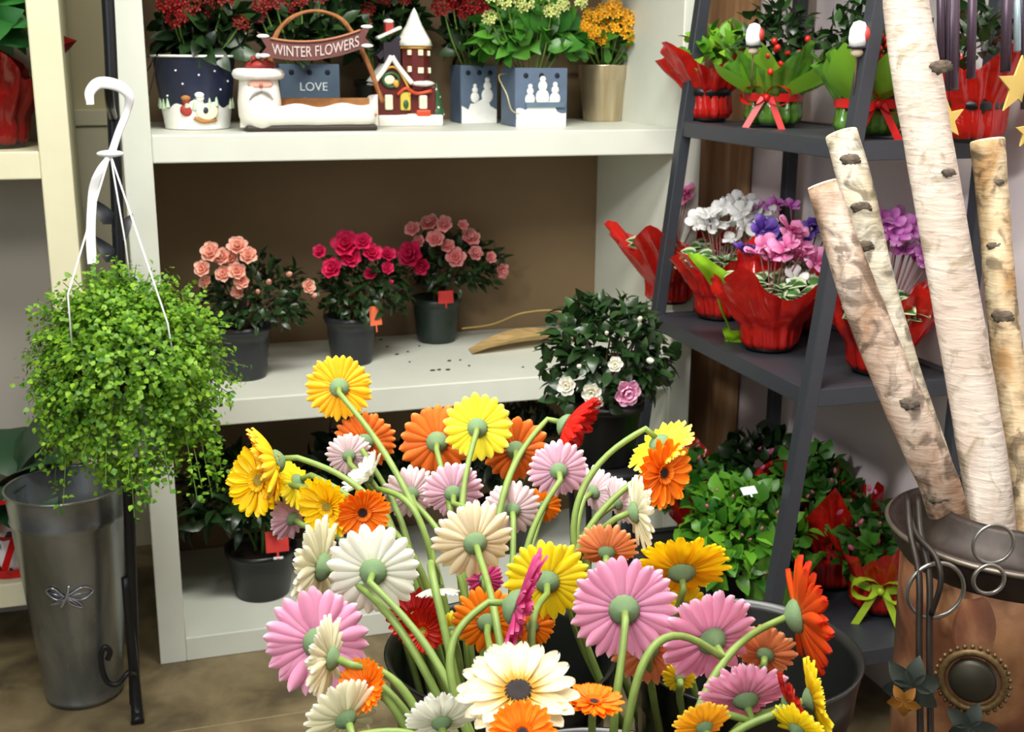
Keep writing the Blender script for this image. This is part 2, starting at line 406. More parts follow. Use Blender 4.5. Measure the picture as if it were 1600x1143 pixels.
def bow(t_, m, z, R, ang, s, name='ribbon_bow', band=True, tails=2):
    mb = MB()
    if band:
        mb.grid([[Vector((R*math.cos(2*PI*j/32), R*math.sin(2*PI*j/32), z+dz)) for j in range(32)] for dz in (-s*.18, 0, s*.18)], cu=True)
    c = Vector((math.cos(ang)*R*1.04, math.sin(ang)*R*1.04, z)); out = Vector((math.cos(ang), math.sin(ang), 0)); x = Vector((-math.sin(ang), math.cos(ang), 0)); up = Vector((0, 0, 1))
    for sg in (-1, 1):
        rows = []
        for i in range(13):
            th = 2*PI*i/12; q = c+x*sg*s*(.55-.55*math.cos(th))+up*s*(.42*math.sin(th)+.1)+out*s*(.15+.2*math.sin(th/2)); wd = out*.8+up*.3*math.cos(th)
            w = s*.24*(.35+.65*math.sin(th/2)); rows.append([q-wd*w, q, q+wd*w])
        mb.grid(rows)
        if tails:
            rows = [[c+x*sg*s*(.15+.75*q)+out*s*(.1+.35*q)-up*s*(1.5*q)+(x*sg*.9+up*.4)*w for w in (-s*.14, s*.14)] for q in (0, .25, .5, .75, 1)]; mb.grid(rows)
    mb.blob(c+out*s*.12, (s*.16, s*.16, s*.18), 10, 8); return mb.build(name, m, t_)

# ------------------------------------------------------------------ azaleas on the shelves
PEACH = petalmat('peach_azalea_petal', [(0, 'e98a78'), (.5, 'f6b49f'), (1, 'fbd3bf')], .15)
HOTP = petalmat('magenta_azalea_petal', [(0, 'a8123f'), (.6, 'd81e58'), (1, 'ea3f74')], .15)
CORAL = petalmat('coral_pink_azalea_petal', [(0, 'd8506a'), (.5, 'ef8d93'), (1, 'f7bdb3')], .15)
CRMP = petalmat('cream_white_petal', [(0, 'e3dfa6'), (.6, 'f2efe0'), (1, 'fbfaf2')], .06)
LPINK = petalmat('light_pink_petal', [(0, 'c65a8e'), (.5, 'e69ac0'), (1, 'f3c4dc')], .1)
BLM = 'blooms'
def azalea(nm, base, R, r, h, potm, lab, crown, rad, nl, seed, blooms, Yb, bm, bigm=None, tagc=None, ridges=0, leaf=(.032, .015), group=None):
    t_ = thing(nm, base, lab, 'plant', group)
    pot(t_, R, r, h, potm, ridges=ridges)
    c_ = Vector(crown)-Vector(base)
    bush(c_, rad, nl, leaf[0], leaf[1], seed, .45, .25, tip=.75).build('foliage', DKLEAF, t_)
    branches(c_, rad, 14, seed+1, h-.02).build('branches', WOODY, t_)
    rr = random.Random(seed)
    for (px, py, q, *mm) in blooms:
        p = onY(px, py, Yb+rr.uniform(-.02, .02))-Vector(base); kind = mm[0] if mm else bm
        d = (p-c_); n = (d.normalized()+Vector((-.15, -.75, .25))+rdir(rr)*.25).normalized(); s_ = q*2.75/1852
        if q < 9: meshpart('flower_bud', mesh_of('flower_bud', bud, kind), t_, p, zrot(n), s_)
        else: meshpart('bloom', mesh_of(('bloom', rr.randint(0, 3)), ruffled(rr.randint(0, 3)), kind), t_, p, zrot(n, rr.random()*6), s_*1.1)
    return t_
def crown(px, py, Y): return onY(px, py, Y)
bz = onZ(385, 596, .5945); b0 = Vector((bz.x, bz.y+.05, .5945))
azalea('potted_azalea', b0, .062, .05, .122, GRYPL, 'peach-pink azalea in black pot, leftmost plant on the middle white shelf', onY(402, 465, b0.y), (.115, .085, .085), 420, 11,
       [(330, 395, 15), (348, 402, 13), (317, 420, 12), (372, 386, 15), (388, 400, 13), (362, 404, 12), (350, 428, 12), (371, 424, 13), (378, 440, 11), (372, 456, 10), (322, 441, 10), (420, 440, 8), (452, 428, 8.5), (481, 447, 11), (491, 461, 8), (403, 455, 7)], b0.y-.09, PEACH, ridges=1)
bz = onZ(556, 573, .5945); b0 = Vector((bz.x, bz.y+.05, .5945))
t_ = azalea('potted_azalea', b0, .06, .047, .115, GRYPL, 'magenta azalea with orange tag, middle plant of the white shelf', onY(567, 450, b0.y), (.105, .08, .09), 420, 12,
       [(541, 383, 21), (548, 403, 16), (581, 396, 15), (566, 378, 14), (520, 420, 16), (500, 394, 11), (606, 398, 12), (605, 419, 10), (578, 428, 10), (612, 440, 7)], b0.y-.08, HOTP, ridges=1)
TAGO = plain('orange_tag_card', 'e8714a', .5); TAGR = plain('red_tag_card', 'd23a35', .5)
o = plant_tag(t_, onY(588, 508, b0.y-.065)-b0, .03, .045, TAGO, .3); 
bz = onZ(690, 538, .5945); b0 = Vector((bz.x, bz.y+.05, .5945))
t_ = azalea('potted_azalea', b0, .062, .048, .115, GRNPL, 'coral-pink azalea with red tag in dark green pot, right of magenta azalea', onY(710, 415, b0.y), (.12, .085, .085), 440, 13,
       [(645, 358, 13), (671, 350, 16), (694, 351, 14), (680, 374, 15), (734, 373, 17), (742, 396, 13), (712, 402, 17), (783, 423, 13), (766, 402, 10), (643, 398, 22, HOTP), (660, 416, 14, HOTP), (700, 385, 12), (723, 352, 9), (655, 378, 11)], b0.y-.08, CORAL, ridges=1)
plant_tag(t_, onY(697, 474, b0.y-.066)-b0, .04, .032, TAGR, .1)
# azalea on the black plant stand before the shelf
c0 = dp(948, 565, 2.2); b0 = Vector((c0.x, c0.y, .565))
t = thing('plant_stand', (b0.x, b0.y, 0), 'black metal plant stand under the big white-budded azalea', 'stand')
m = MB(); m.lathe([(0, .55), (.085, .55), (.088, .556), (.085, .563), (0, .563)], 32); m.build('top', BLACKM, t)
for j in range(4):
    a = PI/4+j*PI/2; m = MB(); m.tube(smoothpath([(.07*math.cos(a), .07*math.sin(a), .552), (.06*math.cos(a), .06*math.sin(a), .3), (.09*math.cos(a), .09*math.sin(a), .006)], 6), .006, 8); m.build('leg', BLACKM, t)
m = MB(); m.tube([(.064*math.cos(a), .064*math.sin(a), .28) for a in [2*PI*j/24 for j in range(25)]], .004, 6, False); m.build('ring_brace', BLACKM, t)
azalea('potted_azalea', b0, .07, .055, .12, BLKPL, 'large dark-leaved azalea with white buds and one pink bloom beside the metal rack', c0+Vector((0, 0, .005)), (.118, .1, .115), 620, 14,
       [(886, 602, 11, CRMP), (925, 612, 12, CRMP), (931, 625, 9, CRMP), (961, 569, 9, CRMP), (1016, 563, 8, CRMP), (978, 612, 16, LPINK), (905, 572, 6, CRMP), (948, 520, 5, CRMP), (1000, 498, 6, CRMP)], c0.y-.115, CRMP, leaf=(.036, .022))
# plant on the bottom shelf
bz = onZ(415, 941, .0565); b0 = Vector((bz.x, bz.y+.063, .0565))
t_ = thing('potted_plant', b0, 'dark leafy plant with red tag in black pot on the bottom white shelf', 'plant')
pot(t_, .082, .064, .12, BLKPL)
bush(onY(375, 775, b0.y)-b0, (.13, .1, .1), 330, .055, .024, 21, .3, .2, tip=.7).build('foliage', DKLEAF, t_)
branches(onY(395, 790, b0.y)-b0, (.1, .08, .09), 10, 22, .1, .004).build('branches', GSTEM, t_)
o = plant_tag(t_, onY(434, 862, b0.y-.09)-b0, .052, .05, TAGR, 0)
m = MB(); q = onY(434, 868, b0.y-.092)-b0; m.box(q.x-.01, q.x+.012, q.y-.001, q.y, q.z-.008, q.z-.002); m.build('white_label', WHT, t_, smooth=False)

for cx, cy, bx, rd, sd, lab in ((560, 735, 545, (.13, .1, .1), 23, 'added dark leafy plant darkening the bottom white shelf behind the bouquet'), (800, 700, 790, (.15, .1, .11), 24, 'added dark leafy plant darkening the bottom white shelf, left of the plant stand')):  # added plants; shade put into their near-black leaves to darken the compartment
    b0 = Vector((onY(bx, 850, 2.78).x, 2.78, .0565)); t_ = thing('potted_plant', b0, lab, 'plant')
    pot(t_, .082, .064, .12, BLKPL); bush(onY(cx, cy, 2.76)-b0, rd, 380, .055, .026, sd, .3, .2, tip=.7).build('foliage', leafmat('shade_darkened_leaf', '0c1a0c', '1c3016', .4, .05), t_)
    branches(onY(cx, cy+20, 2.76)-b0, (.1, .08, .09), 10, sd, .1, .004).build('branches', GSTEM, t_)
# dried palm leaf and crumbs on the middle shelf
k = NT('dried_palm'); DRY = k.bsdf(k.ramp(k.noise(30, 3, stretch=(1, 8, 1)), [(.3, '9b7d4a'), (.7, 'c9ab74')]).outputs[0], .7, transl=.1)
b0 = onZ(800, 545, .5945)
t_ = thing('dried_palm_leaf', b0, 'dried tan palm leaf lying on the middle white shelf right of azaleas', 'leaf')
m = MB(); a0 = onZ(735, 550, .5945)-b0; a1 = onZ(905, 530, .5945)-b0
rows = []
for i in range(14):
    q = i/13; p = a0.lerp(a1, q); w = .05*math.sin(PI*min(.96, .12+q*.85))**.6; rows.append([p+Vector((.1, 1, 0)).normalized()*w*s_+Vector((0, 0, .003+.022*(s_*s_)*math.sin(PI*q)+.01*math.sin(PI*q))) for s_ in (-1, -.5, 0, .5, 1)])
m.grid(rows); m.build('blade', DRY, t_)
m = MB(); m.tube(smoothpath([onZ(722, 513, .62)-b0, onZ(770, 506, .625)-b0, onY(820, 488, 2.85)-b0, onY(880, 488, 2.84)-b0, onZ(905, 528, .6)-b0], 6), .0022, 6); m.build('strand', plain('straw', 'c7ad62', .6), t_)
m = MB(); r = random.Random(5)
for (px, py, q) in [(620, 553, 3), (637, 549, 2), (605, 541, 2), (676, 578, 4), (686, 577, 3), (702, 563, 3), (719, 562, 2), (733, 571, 2), (640, 565, 1.5), (700, 577, 3.5), (595, 530, 3), (655, 540, 1.5), (817, 573, 2)]:
    p = onZ(px, py, .5955); m.blob((p.x, p.y, .5955), (q*.0018, q*.0013, .0016), 7, 5, .3)
tag(m.build('soil_crumbs', SOIL), 'dark soil crumbs scattered on the middle white shelf', 'soil', kind='stuff')
# ------------------------------------------------------------------ top shelf
Z1 = 1.1485
KRED = petalmat('red_kalanchoe_petal', [(0, '5a0a0e'), (1, 'a81c1c')], .2); KYEL = petalmat('yellow_kalanchoe_petal', [(0, 'e09410'), (.5, 'f6b61c'), (1, 'ffd648')], .15)
KWHT = petalmat('pale_yellow_bud', [(0, 'a9c23d'), (1, 'f3f0b4')], .1); DRED2 = petalmat('dull_red_petal', [(0, '5a1512'), (1, 'a83a30')], .2)
def kal(t_, b0, c_, rad, nl, seed, leafm, L, W, clusters, bm, Yb, zr=.1, up=.5):
    b0 = Vector(b0); c = Vector(c_)-b0
    bush(c, rad, nl, L, W, seed, .35, up, tip=.8, curl=.4).build('foliage', leafm, t_)
    rr = random.Random(seed); st = MB()
    for (px, py, q, *mm) in clusters:
        p = onY(px, py, Yb+rr.uniform(-.025, .025))-b0; n = ((p-c).normalized()*.6+Vector((-.1, -.6, .6))+rdir(rr)*.2).normalized(); s_ = q*2.75/1852
        meshpart('flower_cluster', mesh_of(('flower_cluster', rr.randint(0, 2)), florets(15, rr.randint(0, 2)), mm[0] if mm else bm), t_, p, zrot(n, rr.random()*6), s_)
        st.tube(smoothpath([Vector((p.x*.2, p.y*.2, zr)), Vector((p.x*.7, p.y*.7, (zr+p.z)*.5)), p], 4), .0022, 5)
    st.build('flower_stalks', GSTEM, t_)
# navy snow-scene bucket
bz = onZ(312, 203, Z1); b0 = Vector((bz.x, bz.y+.066, Z1))
t_ = thing('painted_bucket', b0, 'navy bucket painted with snowmen and snow, leftmost on the top shelf', 'bucket')
NAVY = plain('navy_enamel', '20253f', .3, var=.1, scale=10)
H_ = .152
m = MB(); m.lathe([(0, 0), (.064, 0), (.066, .003), (.0735, .05), (.0745, .052), (.079, .09), (.08, .092), (.0855, H_-.003), (.088, H_), (.083, H_-.002), (.063, .01), (0, .01)], 48); m.build('pail', NAVY, t_)
SNOW = plain('white_snow_paint', 'f3f3ee', .55, var=.05, scale=60); BRN = plain('brown_paint', 'a8713a', .6); RPAINT = plain('red_paint', 'a8352f', .5); GPAINT = plain('pale_green_paint', 'b9cfae', .6); BPAINT = plain('black_paint', '22242c', .5)
def rr_(z): return .066+.0215*z/H_
m = MB(); rows = []
for i in range(7):
    row = []
    for j in range(72):
        a = 2*PI*j/72; top = .052+.006*math.sin(3*a)+.004*math.sin(11*a+1); z = .001+top*i/6; q = rr_(z)+.0012; row.append(Vector((q*math.cos(a), q*math.sin(a), z)))
    rows.append(row)
m.grid(rows, cu=True); m.build('snow_scene', SNOW, t_)
for j in range(30):
    a = 2*PI*j/30; q = rr_(.05)+.0016; m = MB()
    if j % 7 < 5 and math.sin(a) < .3: m.lathe([(.0055, 0), (.0035, .012), (0, .028)], 6, Matrix.Translation(Vector((q*math.cos(a), q*math.sin(a), .046+.004*math.sin(5*a)))), 1, 1); m.build('painted_tree', GPAINT, t_)
m = MB(); m.tube([(.0885*math.cos(a), .0885*math.sin(a), H_-.001) for a in [2*PI*j/48 for j in range(49)]], .0028, 6, False); m.build('white_rim', SNOW, t_)
def onpail(px, py, off=.002):
    p = onY(px, py, b0.y-.07)-b0; q = rr_(p.z)+off; y = -math.sqrt(max(0, q*q-p.x*p.x)); return Vector((p.x, y, p.z))
m = MB()
for px, py in ((274, 110), (335, 111), (285, 131), (357, 127), (262, 150), (310, 117), (345, 140)): m.blob(onpail(px, py), .0022, 8, 6)
m.build('snowflakes', SNOW, t_)
for (c1, c2, hat, col) in (((292, 172), (291, 157), (291, 154), RPAINT), ((316, 170), (312, 152), (312, 145), SNOW)):
    m = MB(); m.blob(onpail(*c1, .0), (.014, .006, .013), 14, 10); m.blob(onpail(*c2, .0), (.009, .005, .009), 12, 8); s = m.build('snowman_figure', col, t_)
    m = MB(); m.blob(onpail(c2[0]-1, c2[1]-4, .004), (.01, .004, .006), 10, 8); m.build('hat', BRN if col is RPAINT else SNOW, s)
m = MB(); m.blob(onpail(323, 174, .002), (.024, .004, .018), 14, 10); m.build('wreath_figure', plain('cream_paint', 'e8dfc0', .6), t_)
m = MB(); m.tube(smoothpath([onpail(303, 184, .004), onpail(318, 190, .005), onpail(338, 187, .004)], 6), .0045, 6); m.build('sled_figure', BRN, t_)
m = MB(); m.blob(onpail(321, 172, .006), (.006, .003, .007), 8, 6); m.build('face_figure', BPAINT, t_)
m = MB(); m.tube(smoothpath([(-.088, 0, H_-.02), (-.1, -.02, H_-.035), (-.075, -.08, H_-.06+.06), (-.1, -.03, H_-.09)], 6), .0012, 5); m.build('wire_handle', BLACKM, t_)
m = MB(); m.lathe([(0, H_-.018), (.08, H_-.02)], 24); m.build('soil', SOIL, t_)
t_ = thing('potted_kalanchoe', b0+Vector((0, 0, H_-.0185)), 'dark-leaved red-flowered plant growing in the navy snow-scene bucket', 'plant')
kal(t_, t_.location, onY(318, 55, b0.y), (.085, .075, .07), 200, 31, DKLEAF, .06, .034, [(277, 27, 15), (264, 4, 16), (300, 8, 14, DRED2), (322, 12, 14, DRED2), (376, 36, 11, DRED2), (283, -8, 14, DRED2), (350, -5, 16, DRED2)], KRED, b0.y-.06, .0)
# blue LOVE box behind the sleigh
BLUE = plain('blue_stained_wood', '56677d', .6, var=.15, scale=18); BLUED = plain('dusk_blue_stained_wood', '46586c', .6, var=.15, scale=18); HOLE_SHADE = plain('dark_hole_shade', '0c1222', .8)
def boxplanter(t_, w, dep, h, bluem, name='box'):
    m = MB(); th = .006
    m.box(-w/2, w/2, 0, th, 0, h); m.box(-w/2, w/2, dep-th, dep, 0, h); m.box(-w/2, -w/2+th, th, dep-th, 0, h); m.box(w/2-th, w/2, th, dep-th, 0, h); m.box(-w/2+th, w/2-th, th, dep-th, 0, th)
    m.build(name, bluem, t_, smooth=False, bevel=.001)
    for q in (-.3, 0, .3):
        m = MB(); m.lathe([(0, .0012), (.0058, .0012), (.006, 0)], 16, Matrix.Translation((q*w, 0, h*.87)) @ Matrix.Rotation(PI/2, 4, 'X')); m.build('round_hole_disc', HOLE_SHADE, t_)  # dark discs on the face, the holes' inner shade put into their colour
    m = MB(); m.box(-w/2+th, w/2-th, th, dep-th, h*.8, h*.82); m.build('soil', SOIL, t_, smooth=False)
b0 = Vector((onY(485, 150, 2.7).x, 2.7, Z1)); zt = onY(485, 100, 2.7).z-Z1
t_ = thing('planter_box', b0, 'blue wooden box lettered LOVE seen through the sleigh handle', 'planter'); boxplanter(t_, .132, .1, zt, BLUED)
LET = plain('pale_lettering', 'c9d3cf', .6, var=.03)
q = onY(490, 136, 2.7)-b0; me = textmesh('LOVE', .026, 'lettering'); me.materials.append(LET); o = meshpart('lettering', me, t_, (q.x, -.001, q.z)); o.rotation_euler = (PI/2, 0, 0)
q = onY(490, 158, 2.7)-b0; me = textmesh('Peace', .02, 'lettering'); me.materials.append(LET); o = meshpart('lettering', me, t_, (q.x, -.001, q.z)); o.rotation_euler = (PI/2, 0, 0)
p0 = b0+Vector((0, .05, zt*.82)); t_ = thing('potted_kalanchoe', p0, 'dark green plant with red flowers growing in the blue lettered box', 'plant')
kal(t_, p0, onY(480, 55, 2.75), (.11, .06, .07), 260, 32, DKLEAF, .055, .03, [(412, 8, 15), (430, 4, 13), (452, 12, 12, DRED2), (470, 2, 12, DRED2), (405, 25, 11, DRED2), (500, -5, 12, DRED2)], DRED2, 2.7, .0)
# plant behind the ceramic house
p0 = Vector((onY(590, 150, 2.88).x, 2.88, Z1)); t_ = thing('potted_kalanchoe', p0, 'dark bushy plant standing behind the ceramic Christmas house', 'plant')
pot(t_, .055, .045, .1, BLKPL); kal(t_, p0, onY(598, 50, 2.88), (.085, .06, .09), 260, 33, DKLEAF, .055, .03, [(575, 15, 11, DRED2), (600, 5, 10, DRED2), (570, 35, 9, DRED2), (632, 0, 10, DRED2)], DRED2, 2.82, .08)

# Santa sleigh basket with banner
YS = 2.53
b0 = Vector((onY(490, 205, YS).x, YS+.05, Z1)); W2 = .155; px2m = lambda px: onY(px, 180, YS).x-b0.x
t_ = thing('santa_basket', b0, 'long white Santa sleigh basket with twig handle and WINTER FLOWERS banner', 'ornament')
CER = plain('ivory_ceramic', 'eeeae0', .4, var=.06, scale=25, bstr=.15); WD = plain('brown_basket_wood', 'a5713c', .65, var=.2, scale=60); DKB = plain('dark_sleigh_base', '2a1f18', .6)
xa, xb = px2m(378), px2m(598); m = MB(); rows = []
for i in range(25):
    q = i/24; x = xa+(xb-xa)*q; end = min(1, (1-abs(2*q-1))*7)**.5; hh = (.053+.004*math.sin(q*20)-.006*math.sin(PI*q)+(.012 if q > .93 else 0)+(.03 if q < .1 else 0)) ; w = .046*end; row = []
    for j in range(14):
        a = PI*(1+j/13); yy = w*math.cos(a); row.append(Vector((x, yy, .006+hh*(1-abs(math.sin(a))**.45))))
    for j in range(14):
        a = PI*(2-j/13); yy = (w-.005*end)*math.cos(a)*.96; row.append(Vector((x, yy, .014+(hh-.008)*(1-.9*abs(math.sin(a))**.45))))
    rows.append(row)
m.grid(rows, cu=True); m.face(tuple(range(28))); m.face(tuple(24*28+j for j in range(28))); m.build('sleigh_body', CER, t_)
m = MB(); m.box(px2m(440), px2m(592), -.036, .036, .03, .036); m.box(px2m(440), px2m(594), .03, .042, .036, .066); m.build('wood_lining', WD, t_, smooth=False, bevel=.004)
m = MB(); m.box(px2m(385), px2m(592), -.035, .035, 0, .012); m.build('runner_base', DKB, t_, smooth=False, bevel=.004)
hx = px2m(410); m = MB(); m.lathe([(0, .002), (.03, .004), (.044, .03), (.045, .06), (.042, .085), (.04, .105), (.03, .125), (0, .13)], 26, Matrix.Translation((hx, -.005, 0)), 1, .95); hd = m.build('santa_head', CER, t_)
m = MB(); m.blob((hx, -.036, .096), (.026, .011, .013), 16, 10); m.build('face', plain('pink_face_paint', 'e7b3a0', .5), hd)
m = MB(); m.blob((hx, -.0485, .094), .0042, 8, 6); m.build('nose', plain('rosy_paint', 'c96a5c', .5), hd)
GREYC = plain('grey_ceramic', 'b9b6b2', .5)  # flat grey of the moustache
for s_ in (-1, 1):
    m = MB(); m.tube(smoothpath([(hx, -.05, .085), (hx+s_*.013, -.05, .079), (hx+s_*.024, -.044, .066)], 5), [.003, .0035, .0038, .0037, .0035, .0032, .003, .0026, .002, .0015, .001], 8); m.build('moustache', GREYC, hd)
m = MB(); m.tube([((hx)+.043*math.cos(a), -.005+.043*math.sin(a), .116) for a in [2*PI*j/28 for j in range(29)]], .0115, 8, False); m.build('fur_band', plain('white_fur_paint', 'f6f4ee', .6, var=.05, bstr=.4, scale=120), hd)
m = MB(); m.blob((hx+.005, -.005, .133), (.032, .03, .014), 12, 8); m.build('red_hat', RPAINT, hd)
m = MB()
for j in range(9):
    a = 2*PI*j/9; m.leaf(Vector((hx, -.01, .142)), Vector((math.cos(a), math.sin(a)*.8, .25)), Vector((0, 0, 1)), .032, .015, .3, .2, 5)
m.build('holly_leaves', leafmat('holly_paint', '5d7d50', '8fae7c'), hd)
for x, z in ((.0, .152), (.012, .148), (-.01, .147)):
    m = MB(); m.blob((hx+x, -.02, z), .006, 10, 8); m.build('berry', SNOW if x == 0 else RPAINT, hd)
TW = plain('brown_twig', '9a6233', .6, var=.25, scale=90)
hp = [onY(*p, YS+.05)-b0 for p in ((422, 108), (428, 62), (452, 30), (490, 17), (530, 28), (556, 60), (575, 100), (598, 160))]
m = MB()
for s_ in range(3):
    m.tube(smoothpath([p+Vector((.003*math.sin(i*2+s_*2.1), .004*math.cos(i*2+s_*2.1), 0)) for i, p in enumerate(hp)], 8), .0036, 6)
m.build('twig_handle', TW, t_)
PLQ = plain('mauve_brown_banner', '6b3f3a', .5, var=.2, scale=40)
bc = onY(494, 79, YS-.012)-b0; bw = .098
bz_ = lambda x: .1*x+1.6*x*x
m = MB(); pts = []
def ban(sx, sz): return Vector((sx, 0, sz+bz_(sx)))
up = [(-.118, .026), (-.092, .019), (-.05, .019), (0, .019), (.05, .019), (.092, .019), (.118, .024)]; lo = [(.102, 0), (.118, -.024), (.092, -.019), (.05, -.019), (0, -.019), (-.05, -.019), (-.092, -.019), (-.115, -.022), (-.1, 0)]
ring = [ban(*p) for p in up+lo]
for dy in (0, .006):
    for p in ring: m.pt(p+bc+Vector((0, dy, 0)))
n_ = len(ring)
for a_, b_ in ((0, 1), (5, 6)): pass
idx = lambda i: i % n_
top = [0, 1, 2, 3, 4, 5, 6]; bot = [15, 14, 13, 12, 11, 10, 9, 8, 7]
for off in (0, n_):
    Q = [(0, 1, 15), (15, 1, 13), (15, 13, 14), (1, 2, 12, 13), (2, 3, 11, 12), (3, 4, 10, 11), (4, 5, 9, 10), (5, 7, 9), (5, 6, 7), (7, 8, 9)]
    for q in Q: m.face(tuple((i+off) for i in (q if off == 0 else q[::-1])))
for i in range(n_): m.face((i, i+n_, (i+1) % n_+n_, (i+1) % n_))
bn = m.build('banner', PLQ, t_, smooth=False)
m = MB(); m.tube([ban(x, .019)+bc+Vector((0, -.002, 0)) for x in [-.092+.184*i/16 for i in range(17)]], .0026, 6); m.build('banner_edge', plain('copper_edge', 'b0714f', .5), bn)
for sg in (-1, 1):
    for z_ in (.02, -.018):
        m = MB(); p = ban(sg*.106, z_)+bc; m.blob(p+Vector((0, 0, 0)), (.013, .0035, .004), 10, 8, M=None); m.build('snow_tip', SNOW, bn)
me = textmesh('WINTER FLOWERS', .0285, 'lettering', .001)
xs = [v.co.x for v in me.vertices]; kx = .178/(max(xs)-min(xs))
for v in me.vertices: v.co.x *= kx; v.co.y = v.co.y*1.05-.002+bz_(v.co.x)
me.materials.append(plain('mauve_white_lettering', 'cbbcb8', .6, var=.05)); o = meshpart('lettering', me, bn, bc+Vector((0, -.0015, 0))); o.rotation_euler = (PI/2, 0, 0)

# ceramic Christmas house
YH = 2.69
b0 = Vector((onY(640, 195, YH).x, YH+.055, Z1)); hx_ = lambda px: onY(px, 150, YH).x-b0.x; hz = lambda py: onY(640, py, YH).z-Z1
t_ = thing('ceramic_house', b0, 'small ceramic Christmas house with snowy cone tower roof', 'ornament')
CRW = plain('snow_glaze', 'f1eee4', .35, var=.05, scale=30, bstr=.2); MAR = plain('maroon_glaze', '5a1f1c', .35, var=.15); SLT = plain('dark_slate_glaze', '2b2530', .4); GLD = plain('golden_window_glaze', 'd9a53c', .35); IVW = plain('ivory_window_glaze', 'efe6c4', .35); GRG = plain('green_wreath_glaze', '2c5a34', .4)
m = MB(); m.box(hx_(592), hx_(693), -.05, .05, 0, hz(180)); m.blob(((hx_(592)+hx_(693))/2, 0, hz(184)), (.08, .055, .012), 20, 8, .15); m.build('snow_base', CRW, t_, smooth=True, bevel=.006)
m = MB(); m.box(hx_(602), hx_(684), -.036, .036, hz(184), hz(135)); m.build('lower_walls', MAR, t_, smooth=False, bevel=.002)
tx0, tx1 = hx_(634), hx_(678); tc = (tx0+tx1)/2; tw = (tx1-tx0)/2
m = MB(); m.lathe([(tw*1.05, hz(140)), (tw*1.05, hz(72))], 8, Matrix.Translation((tc, -.008, 0)) @ Matrix.Rotation(PI/8, 4, 'Z')); m.build('tower', MAR, t_, smooth=False)
m = MB(); m.lathe([(tw*.98, hz(72)), (tw*1.3, hz(71)), (tw*1.15, hz(62)), (tw*.55, hz(38)), (tw*.2, hz(18)), (0, hz(10))], 20, Matrix.Translation((tc, -.008, 0)), wob=lambda a, z: .06*math.sin(5*a)); m.build('cone_roof', CRW, t_)
for px, py, w, h in ((643, 82, 6, 8), (660, 82, 8, 9), (673, 83, 4, 8), (643, 108, 6, 9), (660, 110, 9, 9), (674, 110, 4, 9)):
    dx = (hx_(px)-tc)/tw; yy = -.008-tw*(1.02-.12*abs(dx)); m = MB(); m.box(hx_(px)-w*.0007, hx_(px)+w*.0007, yy-.004, yy+.008, hz(py)-h*.0007, hz(py)+h*.0007); m.build('window', IVW, t_, smooth=False, bevel=.001)
m = MB(); m.tube([(tc+tw*1.1*math.cos(a), -.008+tw*1.1*math.sin(a), hz(74)) for a in [2*PI*j/8+PI/8 for j in range(9)]], .003, 6, False); m.build('golden_trim', GLD, t_)
m = MB(); m.blob((hx_(662), -.02, hz(131)), (.034, .035, .008), 16, 8, .15); m.build('snow_ledge', CRW, t_)
# gabled wing
gx0, gx1, gc = hx_(586), hx_(642), hx_(614); m = MB()
pr = [Vector((gx0+.008, 0, hz(184))), Vector((gx1-.006, 0, hz(184))), Vector((gx1-.006, 0, hz(125))), Vector((gc, 0, hz(92))), Vector((gx0+.008, 0, hz(125)))]
for y in (-.042, .03):
    for p in pr: m.pt(p+Vector((0, y, 0)))
m.face((0, 1, 2, 3, 4)); m.face((9, 8, 7, 6, 5))
for i in range(5): m.face((i, i+5, (i+1) % 5+5, (i+1) % 5))
m.build('gable_wall', MAR, t_, smooth=False)
m = MB()
for sg, gx in ((-1, gx0-.002), (1, gx1+.004)):
    m.grid([[Vector((gc+(gx-gc)*q, y, hz(86)+(hz(128)-hz(86))*q**.85+dz)) for y in (-.05, -.02, .02, .036)] for q in (0, .3, .6, .85, 1) for dz in (0,)])
    m.grid([[Vector((gc+(gx-gc)*q, y, hz(86)+(hz(128)-hz(86))*q**.85-.008)) for y in (-.05, -.02, .02, .036)] for q in (0, .3, .6, .85, 1)])
    m.tube(smoothpath([Vector((gc+(gx-gc)*q, -.05, hz(86)+(hz(128)-hz(86))*q**.85-.003)) for q in (0, .3, .6, .85, 1)], 3), .006, 8)
m.build('snow_roof', CRW, t_)
m = MB(); m.box(hx_(606), hx_(632), -.02, .03, hz(100), hz(66)); m.bar((hx_(598), .005, hz(90)), (hx_(632), .005, hz(58)), .045, .012); m.build('slate_roof', SLT, t_, smooth=False)
m = MB(); m.bar((hx_(596), -.012, hz(60)), (hx_(634), -.012, hz(42)), .03, .007); m.build('roof_snow', CRW, t_, smooth=True, bevel=.003)
m = MB(); m.box(hx_(611), hx_(623), -.012, .012, hz(54), hz(36)); c_ = m.build('chimney', RPAINT, t_, smooth=False); m = MB(); m.blob((hx_(617), 0, hz(33)), (.012, .014, .006), 12, 8); m.build('chimney_snow', CRW, c_)
m = MB(); m.tube([(gc-.002+.0185*math.cos(a), -.046, hz(125)+.015*math.sin(a)) for a in [2*PI*j/20 for j in range(21)]], .0036, 6, False); m.build('green_wreath', GRG, t_)
m = MB(); m.blob((gc-.006, -.044, hz(125)), (.014, .005, .011), 12, 8); m.build('window', IVW, t_); m = MB(); m.blob((gc+.01, -.046, hz(131)), (.007, .005, .009), 10, 8); m.build('bell_figure', GLD, t_)
m = MB(); m.tube(smoothpath([(gx0+.004, -.047, hz(130)), (gc-.012, -.047, hz(108)), (gc+.012, -.047, hz(108)), (gx1-.002, -.047, hz(140)), (gx1-.002, -.047, hz(150))], 5), .0028, 6); m.build('golden_arch', GLD, t_)
